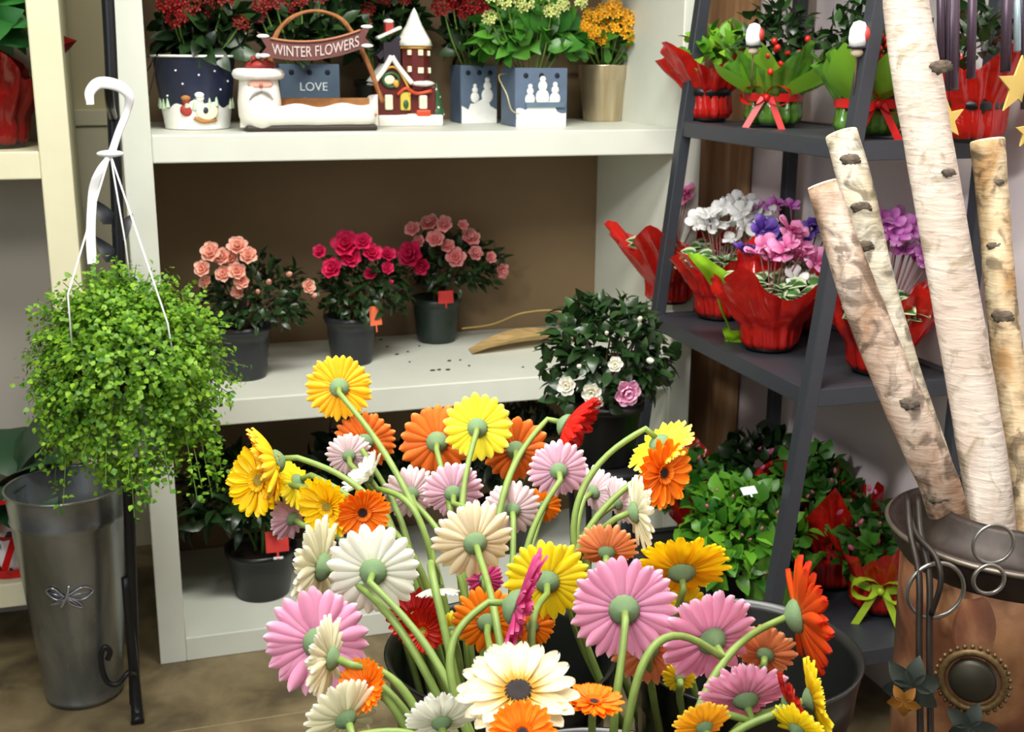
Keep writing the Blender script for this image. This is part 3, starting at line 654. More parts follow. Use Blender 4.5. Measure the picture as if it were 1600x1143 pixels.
for px, py, w, h, mm in ((609, 160, 13, 24, IVW), (635, 158, 17, 30, plain('yellow_door_glaze', 'cdb54a', .4)), (663, 160, 13, 22, IVW)):
    m = MB(); m.box(hx_(px)-w*.0007, hx_(px)+w*.0007, -.048, -.03, hz(py)-h*.0007, hz(py)+h*.0007); m.build('door' if mm is not IVW else 'window', mm, t_, smooth=False, bevel=.003)
m = MB(); m.blob((hx_(635), -.05, hz(163)), (.006, .003, .01), 8, 8); m.build('door_wreath', GRG, t_)
m = MB(); m.tube(smoothpath([(hx_(622), -.047, hz(148)), (hx_(635), -.052, hz(138)), (hx_(652), -.047, hz(146)), (hx_(676), -.045, hz(142))], 5), .004, 6); m.build('red_awning', plain('orange_red_glaze', 'c8492b', .35), t_)
m = MB(); m.box(hx_(652), hx_(674), -.052, -.03, hz(182), hz(172)); m.build('red_step', plain('orange_red_glaze', 'c8492b', .35), t_, smooth=False, bevel=.003)
m = MB(); rows = [(.016, 0), (.018, .012), (.011, .022), (.014, .026), (.008, .042), (.01, .045), (.005, .06), (0, .075)]; m.lathe(rows, 14, Matrix.Translation((hx_(688), -.02, hz(182))), wob=lambda a, z: .1*math.sin(6*a)); c_ = m.build('christmas_tree', GRG, t_)
m = MB()
for j in range(8): a = j*2.4; m.blob((hx_(688)+(.016-.0017*j)*math.cos(a), -.02+(.016-.0017*j)*math.sin(a), hz(180)+.008*j), .003, 6, 5)
m.build('tree_snow', CRW, c_)

# two blue snowman boxes
def snowbox(t_, w, h, men):
    m = MB(); m.grid([[Vector((x, -.0015, (0 if i == 0 else h*(.27+.05*math.sin(x*90)+(.12 if abs(x) < w*.3 else 0))))) for x in [w*(-.48+.96*j/16) for j in range(17)]] for i in (0, 1)]); m.build('painted_snowbank', SNOW, t_, smooth=False)
    for (q, s_) in men:
        z0 = h*.36; m = MB(); m.blob((q*w, -.002, z0+s_*.012), (s_*.011, .003, s_*.013), 12, 8); m.blob((q*w, -.003, z0+s_*.029), (s_*.0075, .003, s_*.008), 10, 8); m.blob((q*w, -.003, z0+s_*.039), (s_*.005, .002, s_*.005), 8, 6); m.build('snowman_figure', SNOW, t_)
xl, xr = onY(720, 150, 2.79).x, onY(777, 150, 2.79).x; b0 = Vector(((xl+xr)/2, 2.79, Z1)); h = onY(750, 102, 2.79).z-Z1
t_ = thing('planter_box', b0, 'blue snowman box at the back, left of the larger snowman box', 'planter', 'blue snowman planter boxes'); boxplanter(t_, xr-xl, .1, h, BLUE); snowbox(t_, xr-xl, h, ((-.12, 1.0), (.22, 1.35)))
p0 = b0+Vector((0, .05, h*.82)); t_ = thing('potted_kalanchoe', p0, 'dark plant with bright red flower heads in the left snowman box', 'plant')
kal(t_, p0, onY(745, 60, 2.84), (.07, .05, .07), 170, 34, DKLEAF, .05, .03, [(692, 10, 17), (715, 4, 17), (742, 8, 16), (755, 18, 12), (728, 22, 12), (705, -8, 16)], KRED, 2.79, .0)
xl, xr = onY(805, 150, 2.625).x, onY(886, 150, 2.625).x; b0 = Vector(((xl+xr)/2, 2.625, Z1)); h = onY(845, 106, 2.625).z-Z1
t_ = thing('planter_box', b0, 'larger blue box with three snowmen, beside the bronze pot', 'planter', 'blue snowman planter boxes'); boxplanter(t_, xr-xl, .11, h, BLUE); snowbox(t_, xr-xl, h, ((-.22, 1.1), (.02, 1.5), (.26, 1.2)))
m = MB(); q = xr-xl; m.box(-q*.3, q*.45, -.006, -.001, h*.33, h*.42); m.build('painted_bench', plain('slate_blue_paint', '5a6f80', .6), t_, smooth=False)
m = MB(); m.tube(smoothpath([(-q/2-.002, .05, h*.9), (-q/2-.03, .03, h*.85), (-q/2-.02, .0, h*.55), (-q/2-.012, -.01, h*.3), (-q/2+.006, -.012, h*.22)], 6), .0016, 6); m.build('wire_handle', plain('pale_wire', 'b9b28c', .4, .5), t_)
p0 = b0+Vector((0, .055, h*.82)); t_ = thing('potted_kalanchoe', p0, 'bright green plant with pale yellow buds in the three-snowmen box', 'plant')
kal(t_, p0, onY(828, 58, 2.68), (.115, .07, .07), 260, 35, leafmat('fresh_green_leaf', '1c5a1c', '5b9a34', .35, .25), .06, .042,
    [(766, 28, 11), (820, 6, 13), (842, 20, 11), (862, 18, 12), (792, 2, 13), (772, -5, 12), (905, 3, 12), (880, 8, 10), (850, -8, 12)], KWHT, 2.62, .0)
# bronze pot with yellow kalanchoe
b0 = Vector((onY(942, 150, 2.85).x, 2.85, Z1)); t_ = thing('potted_kalanchoe', b0, 'yellow kalanchoe in shiny bronze pot at the right end of the top shelf', 'plant')
k = NT('brushed_bronze'); BRZ = k.bsdf(k.ramp(k.noise(40, 2, stretch=(1, 1, .05)), [(.3, 'b5a282'), (.7, 'dacbb0')]).outputs[0], .32, .85, .5)
m = MB(); m.lathe([(0, 0), (.046, 0), (.048, .003), (.059, .1), (.0615, .102), (.064, .134), (.066, .137), (.062, .137), (.058, .1), (.045, .01), (0, .01)], 40); m.build('pot', BRZ, t_)
m = MB(); m.lathe([(0, .12), (.06, .118)], 24); m.build('soil', SOIL, t_)
kal(t_, b0, onY(957, 72, 2.85), (.075, .065, .04), 110, 36, MDLEAF, .06, .032,
    [(908, 44, 13), (925, 25, 14), (945, 18, 14), (965, 20, 14), (985, 30, 14), (1002, 46, 13), (925, 50, 13), (945, 42, 14), (966, 44, 14), (984, 56, 13), (990, 72, 11), (912, 56, 11), (958, 8, 13), (940, 62, 10), (1008, 56, 10)], KYEL, 2.79, .12)
m = MB(); m.leaf(onY(978, 96, 2.8)-b0, Vector((1, -.35, .1)), Vector((0, -.3, 1)), .11, .03, .1, .2, 6, .7); m.leaf(onY(950, 100, 2.79)-b0, Vector((-.15, -.3, .8)), Vector((0, -1, .4)), .05, .022, .4, .2, 6, .8); m.leaf(onY(915, 98, 2.79)-b0, Vector((-.2, -.3, .8)), Vector((0, -1, .4)), .045, .02, .4, .2, 6, .5); m.build('long_leaves', MDLEAF, t_)

# ------------------------------------------------------------------ shepherd stand, hanging basket, galvanised bucket
t_ = thing('plant_hook_stand', (-.075, 2.3, 0), 'black wrought-iron hook stand with scroll foot holding the hanging basket', 'stand')
m = MB(); m.tube(smoothpath([(0, 0, .02), (.018, 0, .43), (.04, 0, 1.06), (.05, 0, 1.4), (.05, -.005, 1.62), (.03, -.06, 1.7), (.02, -.12, 1.66)], 6), .0115, 10); m.build('pole', BLACKM, t_)
m = MB(); m.tube(smoothpath([(.044, 0, 1.19), (.044, -.06, 1.2), (.043, -.15, 1.215), (.043, -.19, 1.225), (.043, -.215, 1.262)], 6), .0075, 8); m.build('hook_arm', BLACKM, t_)
m = MB(); m.tube(smoothpath([(.001, -.005, .3), (.003, -.012, .15), (.004, -.03, .03), (.004, -.055, .006)], 6), [.008+.0003*i for i in range(19)], 8); m.build('foot', BLACKM, t_)
sp = [onY(px, py, 2.235)-Vector((-.075, 2.3, 0)) for px, py in ((168, 1030), (172, 1018), (164, 1010), (158, 1022), (160, 1045), (168, 1065), (184, 1068), (200, 1050))]
m = MB(); m.tube(smoothpath(sp, 6)+[Vector((.004, -.03, .1))], .0055, 8); m.build('scroll_foot', BLACKM, t_)
m = MB()
for s_, z0 in ((1, .82), (-1, .86), (-1, .93), (1, .97), (-1, 1.0)):
    m.leaf(Vector((.031, -.006, z0)), Vector((s_*.6, -.15, .8)), Vector((0, -1, 0)), .06, .03, .5, .3, 6)
m.build('iron_leaves', BLACKM, t_, loc=(0, 0, 0))
# hanging basket
hc = onY(200, 580, 2.08); top = onY(172, 240, 2.08)
t_ = thing('hanging_basket', (hc.x, 2.08, .635), 'hanging basket of bushy fine-leaved bright green plant on white hook', 'plant')
b0 = Vector(t_.location); m = MB(); BSK = plain('lavender_white_plastic', 'b9bdd2', .4, var=.04)
m.lathe([(0, 0), (.055, 0), (.066, .005), (.09, .115), (.095, .12), (.091, .12), (.063, .01), (0, .01)], 36); m.build('basket_pot', BSK, t_)
m = MB(); m.lathe([(0, .108), (.085, .106)], 24); m.build('soil', SOIL, t_)
r = random.Random(99); m = MB(); st = MB(); cc = hc-b0
for i in range(2200):
    d = rdir(r); lump = 1+.2*noise.noise(d*2.3+Vector((3, 1, 5)))+.1*noise.noise(d*6)
    rad = Vector((.172, .16, .182))
    if d.z < 0: rad = Vector((.172, .155, .2))
    narrow = 1-.22*max(0, -d.z-.3)
    e = cc+Vector((d.x*rad.x*narrow, d.y*rad.y*narrow, d.z*rad.z))*lump*r.uniform(.72, 1.06)
    s0 = cc+Vector((d.x*rad.x*.45, d.y*rad.y*.45, d.z*rad.z*.4+.02)); dd = (e-s0)
    if i % 4 == 0: st.tube([s0, s0.lerp(e, .6)+Vector((0, 0, .008)), e], .0009, 3, False)
    v0 = r.random()
    for kx in range(9):
        q = .35+.65*kx/8; p = s0.lerp(e, q)+rdir(r)*.006; ld = (rdir(r)+dd.normalized()*.5+Vector((0, 0, .3))).normalized(); L = r.uniform(.0075, .013)
        m.leaf(p, ld, (d+Vector((0, -.2, .7))+rdir(r)*.4), L, L*.8, .4, .2, 4, min(1, max(0, .25*v0+.75*r.random())), .7)
for tr in range(30):
    a = r.uniform(0, 2*PI); p0 = cc+Vector((.13*math.cos(a), .12*math.sin(a), -.08)); p1 = p0+Vector((.02*math.cos(a), .02*math.sin(a), -r.uniform(.06, .14))); st.tube([p0, p0.lerp(p1, .5), p1], .0009, 3, False)
    for kx in range(26):
        p = p0.lerp(p1, kx/25)+rdir(r)*.012; L = r.uniform(.008, .013); m.leaf(p, rdir(r), Vector((0, -.3, 1)), L, L*.8, .4, .2, 4, r.random(), .7)
m.build('foliage', LMLEAF, t_); st.build('stalks', GSTEM, t_)
tp = top-b0
m = MB(); hk = [onY(px, py, Y)-b0 for px, py, Y in ((141, 163, 2.06), (140, 145, 2.06), (152, 131, 2.06), (170, 130, 2.06), (190, 137, 2.065), (202, 152, 2.07), (198, 175, 2.08), (186, 205, 2.08), (174, 240, 2.08))]
sp = smoothpath(hk, 6); n_ = len(sp)
rows = []
for i, p in enumerate(sp):
    w = .006+.0035*math.sin(PI*min(1, i/n_*1.4)); d = (sp[min(i+1, n_-1)]-sp[max(i-1, 0)]).normalized(); u = Vector((0, 1, 0)); x = d.cross(u).normalized(); rows.append([p+x*w*math.cos(a)+u*.003*math.sin(a) for a in [2*PI*j/10 for j in range(10)]])
m.grid(rows, cu=True); m.face(tuple(range(10))); m.face(tuple((n_-1)*10+j for j in range(10))); m.blob(tp, (.022, .01, .006), 12, 8); m.build('hanger_hook', WHT, t_)
for px, py, Y, ex in ((106, 460, 1.97, (-.085, -.03)), (262, 505, 1.96, (.08, -.045)), (196, 380, 2.1, (.02, .09))):
    m = MB(); a = onY(px, py, Y)-b0; m.tube([tp, a, Vector((ex[0], ex[1], .12))], .0016, 6); m.build('hanger_wire', WHT, t_)
m = MB(); rb = [onY(px, py, 2.11)-b0 for px, py in ((174, 240), (158, 262), (147, 290), (143, 330), (142, 375), (144, 412))]; sp = smoothpath(rb, 5); rows = []
for i, p in enumerate(sp): w = .0045+.003*min(1, i/8); rows.append([p+Vector((-w, .004*math.sin(i*.5), 0)), p, p+Vector((w, -.004*math.sin(i*.5), 0))])
m.grid(rows); m.build('white_ribbon', WHT, t_)
# galvanised bucket
b0 = Vector((-.176, 2.416, 0)); t_ = thing('metal_bucket', b0, 'tall galvanised metal bucket with dragonfly emblem standing on floor under hanging basket', 'bucket')
k = NT('galvanised_steel'); nz = k.noise(7, 5, stretch=(1, 1, .5), dist=.8); n2 = k.noise(70, 3)
GALV = k.bsdf(k.mix(k.ramp(n2, [(.5, '000000'), (.8, '505050')]).outputs[0], k.ramp(nz, [(.3, '646a66'), (.55, '8f9497'), (.8, 'b0ac94')]).outputs[0], 'a7a89a'), k.ramp(nz, [(.3, (.22,)*3), (.7, (.38,)*3)]).outputs[0], .82, .5, n2, .05)
H_ = .462; br = lambda z: .077+.04*(z/H_)
m = MB(); m.lathe([(0, .004), (.073, .004), (.0775, 0), (.0785, .012), (.0775, .014), (br(.03), .03), (br(.2), .2), (br(.395), .395), (br(.4)+.0025, .4), (br(.405), .405), (br(H_), H_)], 64); m.lathe([(br(H_)-.002, H_), (br(.4)-.0005, .41), (br(.4)-.004, .4), (br(.2)-.003, .2), (.075, .01), (0, .01)], 64); m.build('pail', GALV, t_)
m = MB(); m.tube([(br(H_)*math.cos(a), br(H_)*math.sin(a), H_) for a in [2*PI*j/64 for j in range(65)]], .0028, 8, False); m.build('rolled_rim', plain('bright_galvanised_rim', '9aa09c', .3, .9), t_)
def onpl(px, py, off=0):
    p = onY(px, py, 2.32)-b0; q = br(p.z)+off; return Vector((p.x, -math.sqrt(max(0, q*q-p.x*p.x)), p.z))
m = MB(); m.tube(smoothpath([onpl(95, 950, .002), onpl(105, 928, .003), onpl(108, 912, .002)], 5), .0035, 6)
for pts in (((104, 930), (128, 915), (146, 922), (128, 935)), ((104, 932), (122, 938), (130, 948), (112, 942)), ((100, 930), (82, 918), (72, 926), (88, 936)), ((100, 934), (86, 942), (80, 946), (96, 940))):
    sp = smoothpath([onpl(*p, .003) for p in pts]+[onpl(*pts[0], .003)], 5); m.tube(sp, .0017, 5, False)
    m.tube([onpl(*pts[0], .003), onpl(*pts[2], .003)], .0012, 5)
m.build('dragonfly_relief', plain('silver_relief', 'b9bcc9', .25, .9), t_)

# ---- plants of the left unit
t_ = thing('wrapped_plant', (-.27, 2.68, 1.1145), 'green leafy plant in red foil on the upper left-edge shelf', 'plant')
pot(t_, .07, .055, .1, BLKPL); wrap(t_, DRED, .062, .07, .06, .2, .075, 4, 41)
bush((-.01, -.01, .27), (.08, .08, .07), 60, .09, .06, 41, .4, .3, tip=.75).build('foliage', leafmat('poinsettia_leaf', '1e5a22', '3f8a3c'), t_)
m = MB()
for j in range(8): a = j*PI/4; m.leaf(Vector((.0, -.02, .345)), Vector((math.cos(a), math.sin(a), .25)), Vector((0, 0, 1)), .07, .045, .3, .15, 6)
m.build('peach_bracts', petalmat('peach_bract', [(0, 'c99a72'), (1, 'd9b489')], .1), t_)
t_ = thing('wrapped_plant', (-.315, 2.66, .2005), 'big-leaved dark plant in white and red wrap behind the galvanised bucket', 'plant')
pot(t_, .075, .06, .11, BLKPL); wrap(t_, plain('white_red_wrap', 'e4e3e6', .3), .068, .075, .09, .13, .02, 4, 42)
m = MB(); m.grid([[Vector((.075*math.cos(a), .075*math.sin(a), z)) for a in [2*PI*j/32 for j in range(32)]] for z in (.001, .02)], cu=True); m.build('red_band', REDR, t_)
bow(t_, REDR, .12, .075, -1.2, .055)
m = MB()
for a, el, L in ((-.9, 1.0, .24), (-.2, .9, .26), (-1.6, .8, .2), (-2.4, .6, .2), (.6, .9, .24), (1.6, .9, .2), (2.6, .9, .2), (-.5, 1.25, .27), (-1.3, .5, .2), (-.35, .55, .22)):
    d = Vector((math.cos(a)*math.cos(el), math.sin(a)*math.cos(el), math.sin(el))); m.leaf(Vector((0, 0, .13))+d*.08, d, Vector((-math.cos(a)*.3, -math.sin(a)*.3-.3, 1)), L, L*.75, .6, .12, 9, None, .75)
m.build('foliage', leafmat('broad_dark_leaf', '14301a', '24492a', .45, .1), t_)

# ------------------------------------------------------------------ rack plants
def rk(px, X, z): p = onX(px, 300, X); return Vector((X, p.y, z+.0005))
def cyclamen(nm, b0, lab, blooms, bm, wm, flare, top, seed, Yo=-.05, nc=4, leafn=60, R=.055, grp=None, bowm=None, jag=.12, spike=.5):
    t_ = thing(nm, b0, lab, 'plant', grp); pot(t_, R, R*.8, .085, BLKPL)
    wrap(t_, wm, R*.95, R*1.02, .05, top, flare, nc, seed, ph=seed, jag=jag, spike=spike)
    r = random.Random(seed); m = MB()
    for i in range(leafn):
        a = r.uniform(0, 2*PI); q = r.uniform(.01, .075); p = Vector((q*math.cos(a), q*math.sin(a), .1+.035*r.random())); d = Vector((math.cos(a), math.sin(a), .35+.5*r.random()))
        m.leaf(p, d, Vector((-.1, -.4, 1))+rdir(r)*.3, r.uniform(.03, .045), .036, .5, .15, 6, r.random(), .75)
    m.build('foliage', CYLEAF, t_); st = MB(); Yp = b0.y+Yo
    for px, py, q, *mm in blooms:
        dep = (b0-O).dot(Fw)+Yo*.9; p = dp(px, py, dep+r.uniform(-.03, .03))-b0; n = (Vector((-.15, -.35, .9))+rdir(r)*.5).normalized()
        meshpart('bloom', mesh_of(('bloom', 'c', r.randint(0, 3)), cyc(r.randint(0, 3)), mm[0] if mm else bm), t_, p, zrot(n, r.random()*6), q*3.0/1852)
        st.tube(smoothpath([Vector((p.x*.15, p.y*.15, .08)), Vector((p.x*.6, p.y*.6, .09+.5*(p.z-.09))), p], 4), .0016, 5)
    st.build('flower_stalks', plain('purple_stalk', '7a4a4a', .5), t_)
    return t_
CPINK = petalmat('pink_cyclamen_petal', [(0, 'b42a6a'), (.3, 'e272ac'), (1, 'f0a6cf')], .12); CWHITE = petalmat('white_cyclamen_petal', [(0, 'dcdcd6'), (1, 'fafafa')], .04)
CPURP = petalmat('violet_cyclamen_petal', [(0, '3a1a6a'), (.6, '5a3a9e'), (1, '8a6ac8')], .15); CORCH = petalmat('orchid_cyclamen_petal', [(0, '9a2a8e'), (.4, 'd06ac6'), (1, 'e29ada')], .12)
Z2 = .752; G = None
cyclamen('potted_cyclamen', rk(1052, 1.17, Z2), 'pink cyclamen in red cellophane at the far left end of the middle rack shelf', [(1070, 300, 13), (1073, 312, 11), (1080, 332, 11), (1050, 338, 6, CPURP), (1086, 345, 10)], CPINK, REDF, .075, .165, 51, spike=.8)
cyclamen('potted_cyclamen', rk(1133, 1.205, Z2), 'white cyclamen with dense blooms on the middle rack shelf', [(1092, 345, 13), (1108, 338, 14), (1125, 333, 14), (1118, 352, 13), (1140, 328, 14), (1152, 318, 13), (1168, 316, 13), (1160, 332, 14), (1178, 342, 13), (1192, 334, 14), (1145, 350, 14), (1165, 352, 13), (1150, 372, 13), (1196, 350, 12), (1105, 352, 11), (1180, 324, 10, CORCH), (1205, 325, 10, CORCH)], CWHITE, REDF, .06, .14, 52, -.02, 5)
cyclamen('potted_cyclamen', rk(1262, 1.31, Z2), 'violet cyclamen at the back of the middle rack shelf', [(1193, 360, 14), (1200, 368, 13), (1265, 365, 14), (1278, 352, 13), (1166, 392, 13), (1235, 322, 9, CORCH), (1214, 318, 9, CORCH), (1255, 372, 11), (1290, 366, 11)], CPURP, DRED, .03, .12, 53, -.12)
t_ = cyclamen('potted_cyclamen', rk(1215, 1.165, Z2), 'pink cyclamen in large red cellophane wrap beside the near rack leg', [(1235, 358, 14), (1240, 370, 13), (1188, 395, 14), (1200, 388, 13), (1213, 398, 14), (1228, 388, 14), (1245, 384, 14), (1252, 396, 13), (1205, 404, 12), (1238, 402, 12), (1275, 410, 14), (1282, 418, 11), (1243, 434, 11, CWHITE)], CPINK, REDF, .085, .165, 54, -.03, 5, 90, .058, spike=.75)
m = MB(); 
t_ = cyclamen('potted_cyclamen', rk(1395, 1.27, Z2), 'orchid-pink cyclamen behind the birch logs on the middle rack shelf', [(1378, 345, 14), (1392, 352, 14), (1408, 348, 14), (1420, 362, 14), (1436, 356, 14), (1400, 366, 13), (1388, 362, 11), (1442, 372, 12), (1418, 380, 12, CWHITE), (1412, 392, 11), (1432, 402, 13), (1444, 400, 12), (1450, 412, 10)], CORCH, REDF, .055, .165, 55, -.03, 4, 70, .058)
# lime tissue of the front cyclamen wraps: small bows and tags
t_ = thing('lime_tissue_sheet', rk(1128, 1.105, Z2), 'lime green tissue sheet folded in front of the red cyclamen wraps', 'tissue paper')
b0 = Vector(t_.location); LIME = plain('lime_tissue', '8cc024', .4, transl=.35, var=.2, scale=20)
def tissue(t_, pxs, Y, name='tissue', m_=LIME, dy=.012):
    b_ = Vector(t_.location); a, b, c, d = [onY(px, py, Y+(dy if i % 2 else -dy))-b_ for i, (px, py) in enumerate(pxs)]
    mb = MB(); rows = []
    for i in range(9):
        u = i/8; rows.append([a.lerp(b, v).lerp(d.lerp(c, v), u)+Vector((0, -.008*math.sin(PI*v)*math.sin(PI*u)+.004*math.sin(9*u+5*v), .002*math.sin(12*v))) for v in [j/8 for j in range(9)]])
    mb.grid(rows); return mb.build(name, m_, t_)
tissue(t_, ((1072, 394), (1100, 398), (1150, 434), (1116, 452)), b0.y-.07, 'upper_sheet'); tissue(t_, ((1130, 512), (1168, 520), (1164, 542), (1132, 540)), b0.y-.035, 'lower_sheet')
mb = MB(); a = onY(1118, 452, b0.y-.07)-b0; mb.tube(smoothpath([a, onY(1128, 485, b0.y-.06)-b0, onY(1140, 515, b0.y-.035)-b0, onY(1135, 535, b0.y-.03)-b0-Vector((0, 0, .0))], 5), .0025, 6); mb.build('twisted_stem', LIME, t_)
# upper shelf
Z3 = 1.172
b0 = rk(1098, 1.19, Z3); t_ = thing('wrapped_plant', b0, 'light green leafy plant in red cellophane at far left of the upper rack shelf', 'plant')
pot(t_, .05, .042, .07, BLKPL); wrap(t_, REDF, .052, .048, .06, .15, .07, 4, 61, ph=1.2, spike=.7)
bush((.02, 0, .14), (.07, .06, .05), 90, .04, .028, 61, .3, .4, tip=.7).build('foliage', BRLEAF, t_)
tag_ = [(1200, 1.24, 62, 'plant in green cellophane with red ribbon and red berries on the upper rack shelf'), (1345, 1.24, 63, 'plant in green cellophane with red bow behind the near rack leg, upper shelf')]
for px, X, sd, lab in tag_:
    b0 = rk(px, X, Z3); t_ = thing('wrapped_plant', b0, lab, 'plant')
    pot(t_, .055, .045, .075, GRNPL); wrap(t_, GRNF, .058, .052, .055, .14, .055, 5, sd, ph=.3, spike=.8)
    bow(t_, REDR, .056, .058, -2.3 if sd == 62 else -1.9, .045)
    bush((0, 0, .16), (.08, .075, .07), 220, .034, .02, sd, .3, .4, tip=.7).build('foliage', DKLEAF, t_)
    m = MB()
    for j in range(5):
        a = -2.8+j*.65+.4*math.sin(j*5+sd); d = Vector((math.cos(a), math.sin(a), .7+.5*math.sin(j*3+sd))); m.leaf(Vector((math.cos(a)*.055, math.sin(a)*.055, .06)), d, Vector((math.cos(a), math.sin(a), -.4))*-1, .105+.035*((j*7) % 3)/2, .085, -.3, .25, 7, .5+.08*j, .7)
    m.build('lime_leaves', leafmat('lime_wrap_leaf', '3f8a1c', '97c93a', .4, .35), t_)
    rr = random.Random(sd); BERRY = plain('red_berry', 'cf2a20', .3)
    for j in range(12):
        q = b0+Vector((rr.uniform(-.07, .03), rr.uniform(-.08, -.06), rr.uniform(.1, .17))); m = MB(); m.blob(q-b0, .0065, 10, 8); m.build('berry', BERRY, t_)
BLK2 = plain('black_band', '1c1c22', .5)
for i, (px, py, X, lab) in enumerate(((1178, 60, 1.12, 'white and red gnome pick above the red berries on the rack'), (1341, 60, 1.13, 'white and red gnome pick beside the near rack leg'))):
    p = onX(px, py, X); t_ = thing('gnome_pick', p, lab, 'ornament', 'gnome picks in the rack plants')
    m = MB(); m.lathe([(.0, .028), (.008, .025), (.0125, .014), (.0135, 0), (.012, -.012), (0, -.013)], 20, sx=1.2); c_ = m.build('white_hat', SNOW, t_)
    m = MB(); m.blob((.009, -.004, .006), (.009, .012, .014), 12, 10); m.build('red_patch', RPAINT, t_)
    m = MB(); m.lathe([(.0, -.012), (.0145, -.012), (.0145, -.016), (0, -.017)], 20, sx=1.2); m.build('black_band', BLK2, t_)
    m = MB(); m.blob((0, 0, -.022), (.011, .01, .008), 12, 8); m.build('beard', plain('beige_beard', 'c9b79a', .7), t_)
    m = MB(); m.tube([(0, 0, -.025), (0, 0, -.09)], .0015, 5); m.build('stick', WOODY, t_)
b0 = rk(1508, 1.31, Z3); t_ = thing('wrapped_plant', b0, 'plant in red cellophane behind the dark wind chime tubes', 'plant')
pot(t_, .05, .042, .07, BLKPL); wrap(t_, REDF, .05, .052, .06, .15, .05, 4, 64); bush((.01, 0, .16), (.055, .05, .05), 110, .03, .016, 64, .3, .4).build('foliage', DKLEAF, t_)
# bottom shelf
Z4 = .235
PBUD = petalmat('pink_kalanchoe_bud', [(0, 'c03a6a'), (1, 'f08aac')], .15)
def kpl(b0, lab, wm, sd, cpx, rad, n, buds, flare=.05, top=.16, leaf=MDLEAF, nc=4, bowm=None, ba=-2.2):
    t_ = thing('wrapped_plant', b0, lab, 'plant'); pot(t_, .058, .046, .09, BLKPL); wrap(t_, wm, .058, .06, .07, top, flare, nc, sd, ph=sd)
    c = dp(cpx[0], cpx[1], (b0-O).dot(Fw)+.02)-b0
    bush(c, rad, n, .042, .028, sd, .35, .6, tip=.75).build('foliage', leaf, t_)
    rr = random.Random(sd)
    for px, py, q in buds:
        p = dp(px, py, (b0-O).dot(Fw)-rad[0]*.75+rr.uniform(-.02, .02))-b0; meshpart('flower_bud', mesh_of('flower_bud', bud, PBUD), t_, p, zrot(Vector((-.2, -.4, .8))+rdir(rr)*.6), q*2.2/1852)
    if bowm: bow(t_, bowm, .066, .063, ba, .05)
    return t_
kpl(onZ(1376, 968, Z4)+Vector((.03, .05, .0005)), 'red-wrapped plant with pink buds and lime bow at the near end of the bottom shelf', REDF, 71, (1360, 850), (.085, .08, .075), 200, [(1345, 815, 7), (1372, 846, 7), (1312, 800, 8), (1338, 820, 6), (1375, 817, 5), (1330, 855, 8), (1358, 762, 7), (1368, 768, 6)], .055, .16, bowm=GRNR)
kpl(onZ(1280, 925, Z4)+Vector((.045, .06, .0005)), 'red-wrapped leafy plant behind the near rack leg on the bottom shelf', REDF, 72, (1290, 800), (.085, .08, .08), 230, [(1262, 775, 5), (1270, 768, 5), (1330, 782, 6), (1255, 812, 5)], .06, .17)
kpl(Vector((1.17, 1.93, Z4+.0005)), 'bright green bushy plant with tiny pink buds on the bottom rack shelf', GRNF, 73, (1160, 838), (.125, .11, .12), 620, [(1105, 790, 6), (1160, 835, 4), (1190, 825, 4), (1215, 800, 4), (1196, 895, 4), (1145, 775, 4), (1172, 842, 4), (1120, 765, 4)], .03, .13, leafmat('kalanchoe_leaf', '1f5a14', '6aa62c', .4, .25))
kpl(Vector((1.15, 2.2, Z4+.0005)), 'dark green plant in red wrap at the far end of the bottom rack shelf', REDF, 74, (1085, 765), (.1, .085, .08), 240, [(1092, 715, 5), (1125, 768, 5)], .085, .2, MDLEAF)
kpl(Vector((1.32, 2.21, Z4+.0005)), 'dark-leaved plant with pink blossoms at the rear corner of the bottom shelf', DRED, 75, (1185, 740), (.09, .085, .1), 260, [(1205, 705, 8), (1212, 722, 7), (1192, 730, 8), (1200, 745, 7), (1225, 735, 6), (1165, 745, 5), (1187, 700, 5)], .03, .14, DKLEAF)
kpl(Vector((1.335, 2.0, Z4+.0005)), 'plant in red wrap against the wall on the bottom rack shelf', REDF, 76, (1265, 745), (.06, .06, .06), 120, [(1305, 735, 6), (1300, 750, 5)], .035, .22, MDLEAF)
t_ = thing('white_plant_tag', dp(1173, 772, 2.13), 'small white plant tag stuck in the bright green bushy plant', 'tag'); plant_tag(t_, (0, 0, 0), .03, .016, plain('pale_blue_card', 'cfdde6', .5, var=.02), .1, -.9, 'tag_card')

# ------------------------------------------------------------------ rusty urn with birch logs
uc = Vector((1.035, 1.145, 0)); UZ = .745; UR = .15
t_ = thing('metal_urn', uc, 'tall rusty metal urn with ring handles holding birch logs at the right edge', 'vase')
k = NT('rusty_metal'); n1 = k.noise(9, 6, dist=.7); n2 = k.noise(45, 4)
RUST = k.bsdf(k.mix(k.ramp(n2, [(.5, '000000'), (.75, '707070')]).outputs[0], k.ramp(n1, [(.3, '33190f'), (.48, '744830'), (.63, 'a1744f'), (.78, '9a4f1c')]).outputs[0], '5a3826'), .6, .25, .4, n2, .3)
DKI = plain('dark_iron', '2d2621', .5, .5, var=.25, scale=60)
m = MB(); m.lathe([(0, .01), (.1, 0), (.105, .02), (.125, .3), (.135, .6), (.138, UZ-.045), (.1, UZ-.045), (.1, .6), (.1, .3), (.09, .02), (0, .02)], 56); m.build('body', RUST, t_)
m = MB(); m.lathe([(.136, UZ-.06), (.15, UZ-.04), (.156, UZ-.022), (.158, UZ-.016), (.155, UZ-.011), (.15, UZ-.014), (.138, UZ-.012), (.122, UZ), (.112, UZ+.014), (.107, UZ+.02), (.103, UZ+.016), (.1, UZ-.05)], 56); m.build('flared_rim', plain('dark_brown_iron', '2c211c', .5, .35, var=.4, scale=50, bstr=.3), t_)
